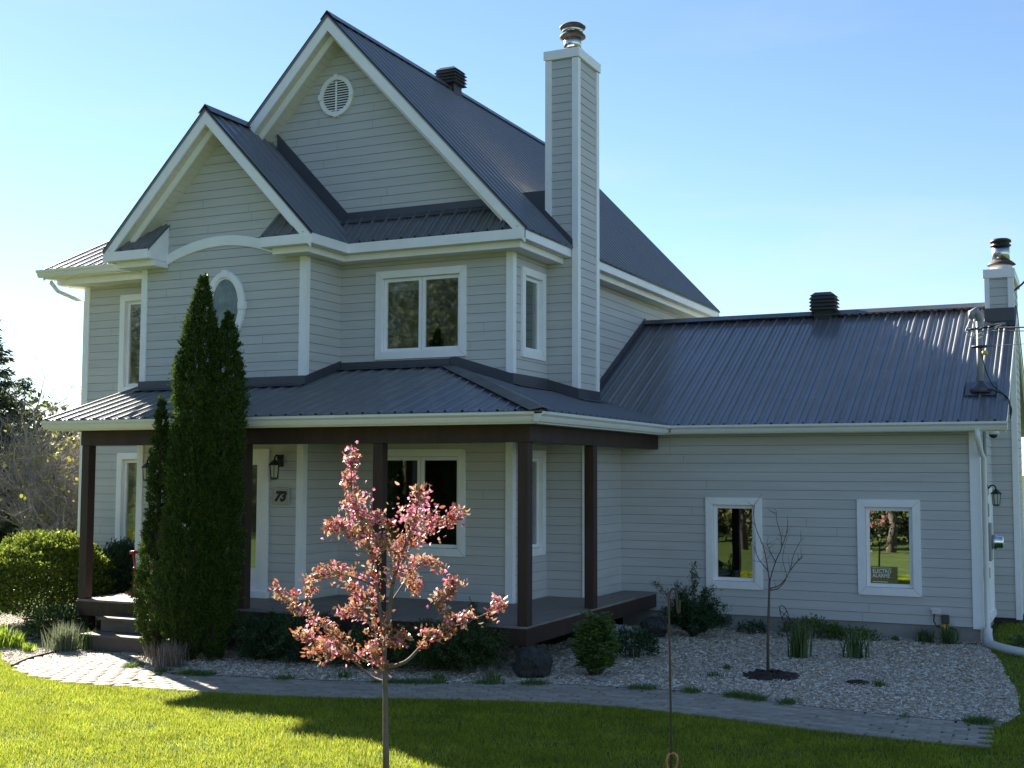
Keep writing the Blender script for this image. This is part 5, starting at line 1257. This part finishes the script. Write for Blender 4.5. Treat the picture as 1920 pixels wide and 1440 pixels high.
def wood(name, pts, label, seed, per=900, hr=(3, 6), m='wood', size=(0.15, 0.4)):
    g = np.random.default_rng(seed); P = []
    for (x, y) in pts:
        h = g.uniform(*hr); r = h * g.uniform(0.28, 0.42); d = norm(g.normal(0, 1, (per, 3))); rad = g.uniform(0.3, 1, (per, 1)) ** 0.5
        b = bumpy(np.arctan2(d[:, 1], d[:, 0]), d[:, 2] * 2, int(g.integers(1000)))[:, None]
        P.append(np.array((x, y, gzf(x, y) + h * 0.5)) + d * rad * (1 + 0.25 * b) * np.array((r, r, h * 0.52)))
    P = np.concatenate(P); o = fans(P, g.normal(0, 1, P.shape), g.uniform(*size, len(P)), 0.35, M[m], name, None)
    return tag(o, label, 'woodland', kind='stuff')
g_ = np.random.default_rng(33)
wood('woodland', [(-42 + i * 1.9 + g_.normal(0, 1), 26 + g_.normal(0, 3) - i * 0.1) for i in range(16)], 'far hedge of mixed bushes and small trees beyond the bare trees', 1, 1800, (3.6, 5.6))
wood('woodland', [(8 + i * 4.2 + g_.normal(0, 1), 74 - i * 2.4 + g_.normal(0, 3)) for i in range(20)], 'low tree line far across the field behind the wing', 7, 900, (3.5, 5.0), size=(0.3, 0.7))
wood('woodland', [(-52 + i * 2.9 + g_.normal(0, 1), -46 + g_.normal(0, 4)) for i in range(21)] + [(-50 + i * 3.1 + g_.normal(0, 1), -54 + g_.normal(0, 2)) for i in range(18)], 'tall woodland across the lawn, mirrored in the windows', 2, 15000, (15, 21), size=(0.10, 0.24), m='wood_d')
wood('woodland', [(-46 + i * 2.4 + g_.normal(0, 1), -37 + g_.normal(0, 2)) for i in range(22)], 'shrubs at the foot of the woodland across the lawn', 3, 1600, (2, 4.5), size=(0.12, 0.3))
for i, (tx, ty, lb) in enumerate(((-5.3, -27.6, 'big tree across the lawn mirrored in the window by the sapling'), (0.25, -27.9, 'big tree across the lawn mirrored in the window with the sticker'))):
    t = thing('tall_tree', (tx, ty, gzf(tx, ty)), lb, 'tree'); mb, tips = branching(tx, ty, 10.5, 40 + i, 3, 0.6, 1, 0.20); mb.build('trunk', M['bark'], t)
    g = np.random.default_rng(60 + i); P = np.array(tips); P = P[g.integers(0, len(P), 14000)] + g.normal(0, 0.55, (14000, 3)); leaf_mesh(P, g.normal(0, 1, (14000, 3)), g.uniform(0.07, 0.15, 14000), 0.4, M['wood'], 'crown', t, g)

# ------------------------------------------------------------------ small things on and around the house
def lantern(x, y, z, face, label, s=1.0, group='wall lanterns'):
    """carriage lantern: back plate, arm, roof, cage with milky panes"""
    t = thing('wall_lantern', (x, y, z), label, 'wall lamp', group); U, N = Vector(face[0]), Vector(face[1]); O = Vector((x, y, z))
    P = lambda u, h, d: O + U * u * s + Z1 * h * s + N * d * s
    mb = MB(); fbox(mb, O, U, N, -0.045 * s, 0.045 * s, -0.06 * s, 0.09 * s, 0.0, 0.022 * s); mb.build('back_plate', M['black'], t, bevel=0.004)
    MB().tube([P(0, 0.03, 0.02), P(0, 0.075, 0.05), P(0, 0.085, 0.09), P(0, 0.06, 0.12), P(0, 0.02, 0.125)], 0.011 * s, 7).build('arm', M['black'], t)
    c = P(0, 0, 0.125)
    MB().lathe(c, [(0.012 * s, 0.03 * s), (0.03 * s, 0.012 * s), (0.075 * s, -0.03 * s), (0.08 * s, -0.04 * s), (0.05 * s, -0.042 * s)], 6, sm=False).build('lamp_roof', M['black'], t)
    MB().lathe(c, [(0.055 * s, -0.042 * s), (0.043 * s, -0.19 * s)], 6, sm=False).build('lamp_glass', M['lampglass'], t)
    mb = MB()
    for k in range(6):
        a = k * math.pi / 3; mb.tube([c + Vector((0.058 * s * math.cos(a), 0.058 * s * math.sin(a), -0.04 * s)), c + Vector((0.046 * s * math.cos(a), 0.046 * s * math.sin(a), -0.195 * s))], 0.0055 * s, 4)
    mb.lathe(c, [(0.05 * s, -0.19 * s), (0.05 * s, -0.203 * s), (0.02 * s, -0.215 * s)], 6, sm=False); mb.build('cage', M['black'], t)
lantern(-3.20, -0.925, 2.44, FR, 'black carriage lantern above the number plaque', 1.15)
lantern(-5.52, -0.925, 2.40, FR, 'black carriage lantern half hidden behind the cedars', 1.15)
lantern(5.845, 3.62, 2.06, RT, 'black lantern on the end wall of the low wing', 1.0)

# house number
t = thing('number_plaque', (-3.18, -0.925, 1.955), 'stone coloured house number plaque reading 73', 'sign')
MB().box(-3.325, -3.035, -0.945, -0.921, 1.84, 2.075).build('plaque', M['plaque'], t, bevel=0.006)
mb = MB(); 
for a in ((-3.305, -3.055, 1.86, 1.866), (-3.305, -3.055, 2.049, 2.055), (-3.305, -3.299, 1.866, 2.049), (-3.061, -3.055, 1.866, 2.049)): mb.box(a[0], a[1], -0.9465, -0.944, a[2], a[3])
mb.build('border', M['midgrey'], t)
text_mesh('lettering', '73', 0.185, M['ink'], t, (-3.285, -0.9462, 1.892), (1, 0, 0), (0, -1, 0), shear=0.28, bold=0.012, width=0.215)

# alarm sticker behind the lower corner of the pane
t = thing('alarm_sticker', (4.55, 2.58, 0.90), 'dull green alarm company sticker in the corner of the wing window', 'sticker')
fz = 2.532 + 0.0485
MB().box(4.375, 4.735, fz - 0.0015, fz - 0.0005, 0.772, 1.005).build('label_sheet', M['sign_green'], t)
text_mesh('lettering', 'ELECTRO', 0.075, M['sign_white'], t, (4.395, fz - 0.003, 0.915), (1, 0, 0), (0, -1, 0), bold=0.002, width=0.255, extrude=0.0006)
text_mesh('lettering', 'ALARME', 0.075, M['sign_white'], t, (4.395, fz - 0.003, 0.853), (1, 0, 0), (0, -1, 0), bold=0.002, width=0.235, extrude=0.0006)
mb = MB()
for k in range(5):
    c = (4.42 + k * 0.045, 0.825); mb.prism([(c[0] + 0.013 * math.cos(a) * (1 if j % 2 == 0 else 0.42), fz - 0.0028, c[1] + 0.013 * math.sin(a) * (1 if j % 2 == 0 else 0.42)) for j, a in enumerate(np.linspace(math.pi / 2, 2.5 * math.pi, 11)[:-1])], (0, 0.0008, 0))
mb.build('star_row', M['sign_orange'], t)
mb = MB(); mb.box(4.395, 4.66, fz - 0.003, fz - 0.002, 0.982, 0.989); mb.build('rule', M['sign_white'], t)
MB().box(4.395, 4.60, fz - 0.003, fz - 0.002, 0.788, 0.797).build('rule', M['sign_white'], t)

# outlet, timer and cord
t = thing('outdoor_outlet', (5.24, 2.51, 0.42), 'white outdoor power outlet low on the wing wall', 'outlet')
MB().box(5.19, 5.30, 2.47, 2.522, 0.395, 0.465).build('box', M['white_pl'], t, bevel=0.006)
MB().box(5.185, 5.305, 2.445, 2.47, 0.45, 0.472).build('cover_flap', M['white_pl'], t)
t = thing('plug_timer', (5.37, 2.49, 0.33), 'black plug timer with yellow cord connector hanging by the outlet', 'timer')
MB().box(5.315, 5.415, 2.455, 2.519, 0.27, 0.39).build('body', M['dkgrey'], t, bevel=0.012)
MB().tube([(5.22, 2.49, 0.40), (5.215, 2.46, 0.30), (5.25, 2.46, 0.235), (5.33, 2.48, 0.25)], 0.009, 6).build('cord', M['black'], t)
mb = MB(); mb.box(5.335, 5.40, 2.46, 2.50, 0.205, 0.262); mb.box(5.30, 5.335, 2.465, 2.495, 0.225, 0.25); mb.build('connector', M['yellow'], t, bevel=0.005)
tag(MB().tube([(5.40, 2.48, 0.22), (5.50, 2.46, 0.20), (5.53, 2.42, 0.10), (5.50, 2.36, 0.03), (5.62, 2.30, 0.045), (5.80, 2.28, 0.045)], 0.009, 6).build('extension_cord', M['black'], None, (5.5, 2.4, 0.05)), 'black extension cord trailing along the foundation', 'cord')

# boxes on the wing's end wall
t = thing('electric_meter', (5.84, 3.12, 1.35), 'grey electric meter box with round glass meter', 'meter')
MB().box(5.84, 5.935, 2.98, 3.28, 1.10, 1.62).build('meter_box', M['midgrey'], t, bevel=0.008)
MB().lathe((5.935, 3.13, 1.36), [(0.10, 0.0), (0.10, 0.06), (0.085, 0.065), (0.085, 0.13), (0.06, 0.15), (0, 0.15)], 22, axis='x').build('meter_dial', M['steel'], t)
MB().tube([(5.87, 3.12, 1.62), (5.87, 3.12, 2.9)], 0.025, 8).build('conduit', M['midgrey'], t)
for nm, z0_, z1_, y0_, y1_, lb in (('utility_box', 1.70, 1.90, 2.97, 3.13, 'upper small grey utility box above the meter'), ('utility_box', 0.86, 1.02, 2.90, 3.04, 'lower small grey utility box below the meter')):
    t = thing(nm, (5.84, (y0_ + y1_) / 2, z0_), lb, 'box', 'small utility boxes beside the meter')
    MB().box(5.84, 5.90, y0_, y1_, z0_, z1_).build('body', M['midgrey'], t, bevel=0.006); MB().box(5.90, 5.912, y0_ + 0.01, y1_ - 0.01, z0_ + 0.01, z1_ - 0.01).build('cover', M['midgrey'], t, bevel=0.003)
    MB().tube([(5.86, (y0_ + y1_) / 2, z0_), (5.86, (y0_ + y1_) / 2, z0_ - (0.07 if z0_ > 1 else 0.5))], 0.008, 6).build('cable', M['black'], t)
t = thing('security_camera', (5.86, 3.6, 2.95), 'white dome security camera under the wing eave', 'camera')
MB().box(5.84, 5.90, 3.52, 3.66, 2.86, 2.96).build('mount', M['white_pl'], t, bevel=0.006)
MB().lathe((5.955, 3.6, 2.88), [(0.03, 0.10), (0.07, 0.06), (0.082, 0.01), (0.07, -0.01)], 20).build('housing', M['white_pl'], t)
MB().lathe((5.955, 3.6, 2.88), [(0.062, -0.005), (0.05, -0.045), (0.02, -0.062), (0, -0.064)], 18).build('lens_dome', M['black'], t)

# flexible drain pipe from the downspout
pts = smooth_line([(5.90, 2.46, 0.24), (5.905, 2.40, 0.12), (5.94, 2.22, 0.065), (6.03, 1.95, 0.07), (6.15, 1.72, 0.075), (6.35, 1.50, 0.075), (6.7, 1.25, 0.075), (7.1, 1.1, 0.07)], 14)
rad = [0.055 + (0.010 if i % 2 else 0.0) for i in range(len(pts))]
tag(MB().tube(pts, rad, 12).build('drain_pipe', M['white_pl'], None, (5.9, 2.4, 0.1)), 'white corrugated drain pipe bending away from the downspout', 'pipe')

# service mast on the wing roof
mx_, my_ = 5.855, 2.885; mz = YP - 0.012 + WP * (my_ - 2.08)
t = thing('service_mast', (mx_, my_, mz), 'grey electric service mast with weatherhead on the low roof', 'mast')
MB().tube([(mx_, my_, mz - 0.1), (mx_, my_, mz + 1.0)], 0.043, 12).build('pole', M['midgrey'], t)
mb = MB(); mb.lathe((mx_, my_, mz), [(0.16, -0.02), (0.13, 0.05), (0.075, 0.10), (0.05, 0.14)], 16); mb.prism([(mx_ - 0.2, my_ - 0.16, mz - 0.16 * WP + 0.024), (mx_ + 0.2, my_ - 0.16, mz - 0.16 * WP + 0.024), (mx_ + 0.2, my_ + 0.2, mz + 0.2 * WP + 0.024), (mx_ - 0.2, my_ + 0.2, mz + 0.2 * WP + 0.024)], (0, 0, 0.006)); mb.build('roof_boot', M['flash'], t)
mb = MB(); mb.tube([(mx_, my_, mz + 0.98), (mx_ - 0.005, my_, mz + 1.08), (mx_ - 0.04, my_ - 0.02, mz + 1.13), (mx_ - 0.09, my_ - 0.03, mz + 1.10), (mx_ - 0.10, my_ - 0.03, mz + 1.02)], [0.045, 0.055, 0.06, 0.055, 0.045], 10); mb.build('weatherhead', M['midgrey'], t)
mb = MB(); mb.tube([(mx_ - 0.10, my_ - 0.05, mz + 0.62), (mx_ + 0.10, my_ - 0.05, mz + 0.62)], 0.02, 8); mb.tube([(mx_ - 0.16, my_ - 0.05, mz + 0.86), (mx_ + 0.05, my_ - 0.05, mz + 0.88)], 0.018, 8); mb.build('insulator', M['black'], t)
def wire(a, b, sag, r=0.006, m='black', n=12):
    a, b = Vector(a), Vector(b); pts = [a.lerp(b, s) - Z1 * sag * 4 * s * (1 - s) for s in np.linspace(0, 1, n)]
    return pts
mb = MB()
for (z0_, dy, sg, r) in ((0.88, 0, 0.9, 0.011), (0.84, 0.03, 1.0, 0.007), (0.62, 0, 0.6, 0.004)):
    mb.tube(wire((mx_ + 0.03, my_ - 0.05 + dy, mz + z0_), (30, 6 + dy, 7.2), sg), r, 5)
mb.build('overhead_wire', M['black'], t)
mb = MB()
for k, (ax_, bz) in enumerate(((-0.14, 0.80), (-0.06, 0.76), (-0.17, 0.86))):
    mb.tube(smooth_line([(mx_ - 0.09, my_ - 0.03, mz + 1.02), (mx_ + ax_, my_ - 0.06, mz + 0.93 - 0.03 * k), (mx_ + ax_ * 0.8, my_ - 0.07, mz + bz - 0.04), (mx_ + 0.12, my_ - 0.07, mz + bz + 0.05), (mx_ + 0.35, my_ - 0.07, mz + 0.93)], 5), 0.007, 5)
mb.build('drip_loop', M['midgrey'], t)
mb = MB(); mb.tube(smooth_line([(mx_ + 0.02, my_ - 0.05, mz + 0.60), (mx_ + 0.06, my_ - 0.06, mz + 0.35), (mx_ + 0.16, my_ - 0.12, mz + 0.08), (mx_ + 0.30, my_ - 0.2, mz - 0.06), (mx_ + 0.40, my_ - 0.2, mz - 0.25), (mx_ + 0.38, my_ - 0.2, mz - 0.4)], 5), 0.007, 5); mb.tube(smooth_line([(mx_ + 0.08, my_ - 0.08, mz + 0.03), (mx_ + 0.22, my_ - 0.18, mz - 0.02), (mx_ + 0.36, my_ - 0.22, mz - 0.12), (mx_ + 0.39, my_ - 0.2, mz - 0.35)], 5), 0.011, 6); mb.build('cable', M['black'], t)
MB().lathe((mx_ + 0.07, my_ - 0.06, mz + 0.50), [(0.02, 0), (0.04, 0.015), (0.04, 0.05), (0.02, 0.06)], 12).build('tag', M['yellow'], t)

# antenna dish on the short chimney
t = thing('satellite_dish', (6.21, 5.3, 5.2), 'small grey satellite dish on an arm off the short chimney', 'dish')
MB().tube([(6.19, 5.3, 5.17), (6.30, 5.2, 5.24), (6.62, 5.1, 5.53)], 0.016, 7).build('arm', M['dkgrey'], t)
MB().lathe((6.70, 5.1, 5.70), [(0.30, 0.0), (0.22, 0.035), (0.10, 0.06), (0, 0.066)], 26, axis='y').build('reflector', M['midgrey'], t)

# shepherd hook on the lawn
hx, hy = 4.37, -6.44; hz = gzf(hx, hy); Rv = Vector((0.903, 0.429, 0)); H = lambda a, z: Vector((hx, hy, 0)) + Rv * a + Z1 * z
t = thing('shepherd_hook', (hx, hy, hz), 'thin bronze shepherd hook standing in the lawn', 'garden hook')
MB().tube(smooth_line([tuple(H(*p)) for p in ((0, -0.1), (0, 0.4), (-0.005, 0.9), (-0.01, 1.36), (0.0, 1.42), (0.022, 1.445), (0.042, 1.425), (0.05, 1.38), (0.055, 1.29), (0.062, 1.265), (0.069, 1.29), (0.069, 1.36))], 6), 0.0085, 8).build('rod', M['hookst'], t)
MB().tube(smooth_line([tuple(H(*p)) for p in ((0.0, 0.10), (-0.025, 0.14), (-0.032, 0.19), (-0.012, 0.235), (0.025, 0.24), (0.045, 0.205), (0.04, 0.15), (0.012, 0.10), (-0.01, 0.05), (0.03, 0.03))], 6), 0.009, 8).build('loop', M['copper'], t)

# wire trellis, pot, chair
mb = MB(); bx, by, bz = 3.56, 1.30, gzf(3.56, 1.3)
W_ = lambda u, h: Vector((bx - 0.16 * h / 0.52 + u, by + 0.02, bz + h))
for u in (-0.05, 0.05): mb.tube([W_(u, 0), W_(u, 0.25), W_(u * 0.95, 0.45)], 0.006, 5)
mb.tube([W_(-0.048, 0.45), W_(-0.03, 0.51), W_(0, 0.525), W_(0.03, 0.51), W_(0.048, 0.45)], 0.006, 5)
for h_ in (0.06, 0.16, 0.26, 0.36): 
    mb.tube([W_(-0.05, h_), W_(0.0, h_ + 0.05), W_(0.05, h_ + 0.10)], 0.005, 4); mb.tube([W_(0.05, h_), W_(0.0, h_ + 0.05), W_(-0.05, h_ + 0.10)], 0.005, 4)
tag(mb.build('wire_trellis', M['black'], None, (bx, by, bz)), 'small leaning black wire trellis by the iris clump', 'trellis')
px_, py_ = -0.62, -2.42; pz_ = gzf(px_, py_)
tag(MB().lathe((px_, py_, pz_ + 0.10), [(0.085, 0), (0.115, 0.20), (0.13, 0.20), (0.132, 0.245), (0.112, 0.245), (0.10, 0.20), (0.02, 0.19)], 22).build('flower_pot', M['terracotta'], None, (px_, py_, pz_)), 'terracotta flower pot among the junipers in front of the deck', 'flower pot')

def rocking_chair(x, y):
    z = DZ; t = thing('rocking_chair', (x, y, z), 'red wooden rocking chair on the porch behind the cedars', 'chair'); m = M['red']
    # faces the lawn (-y)
    for s in (-1, 1):
        MB().tube(smooth_line([(x + s * 0.22, y - 0.38, z + 0.07), (x + s * 0.22, y - 0.15, z + 0.024), (x + s * 0.22, y + 0.15, z + 0.024), (x + s * 0.22, y + 0.45, z + 0.09)], 5), 0.018, 6).build('rocker', m, t)
        MB().tube([(x + s * 0.22, y - 0.20, z + 0.04), (x + s * 0.215, y - 0.21, z + 0.40), (x + s * 0.24, y - 0.22, z + 0.62)], 0.018, 7).build('leg', m, t)
        MB().tube([(x + s * 0.22, y + 0.18, z + 0.04), (x + s * 0.20, y + 0.20, z + 0.40), (x + s * 0.19, y + 0.38, z + 0.90)], 0.018, 7).build('leg', m, t)
        MB().tube([(x + s * 0.25, y - 0.28, z + 0.625), (x + s * 0.25, y, z + 0.62), (x + s * 0.20, y + 0.28, z + 0.62)], 0.024, 7).build('armrest', m, t)
    MB().box(x - 0.24, x + 0.24, y - 0.24, y + 0.20, z + 0.385, z + 0.415).build('seat', m, t, bevel=0.01)
    mb = MB()
    for k in range(6):
        u = -0.14 + k * 0.056; mb.tube([(x + u, y + 0.19, z + 0.41), (x + u, y + 0.35, z + 0.84)], 0.010, 6)
    mb.build('back_spindle', m, t)
    mb = MB(); mb.prism([(x - 0.22, y + 0.335, z + 0.81), (x + 0.22, y + 0.335, z + 0.81), (x + 0.23, y + 0.35, z + 0.88), (x + 0.12, y + 0.36, z + 0.92), (x - 0.12, y + 0.36, z + 0.92), (x - 0.23, y + 0.35, z + 0.88)], (0, 0.025, 0)); mb.build('crest_rail', m, t, bevel=0.006)
rocking_chair(-5.03, -1.36)
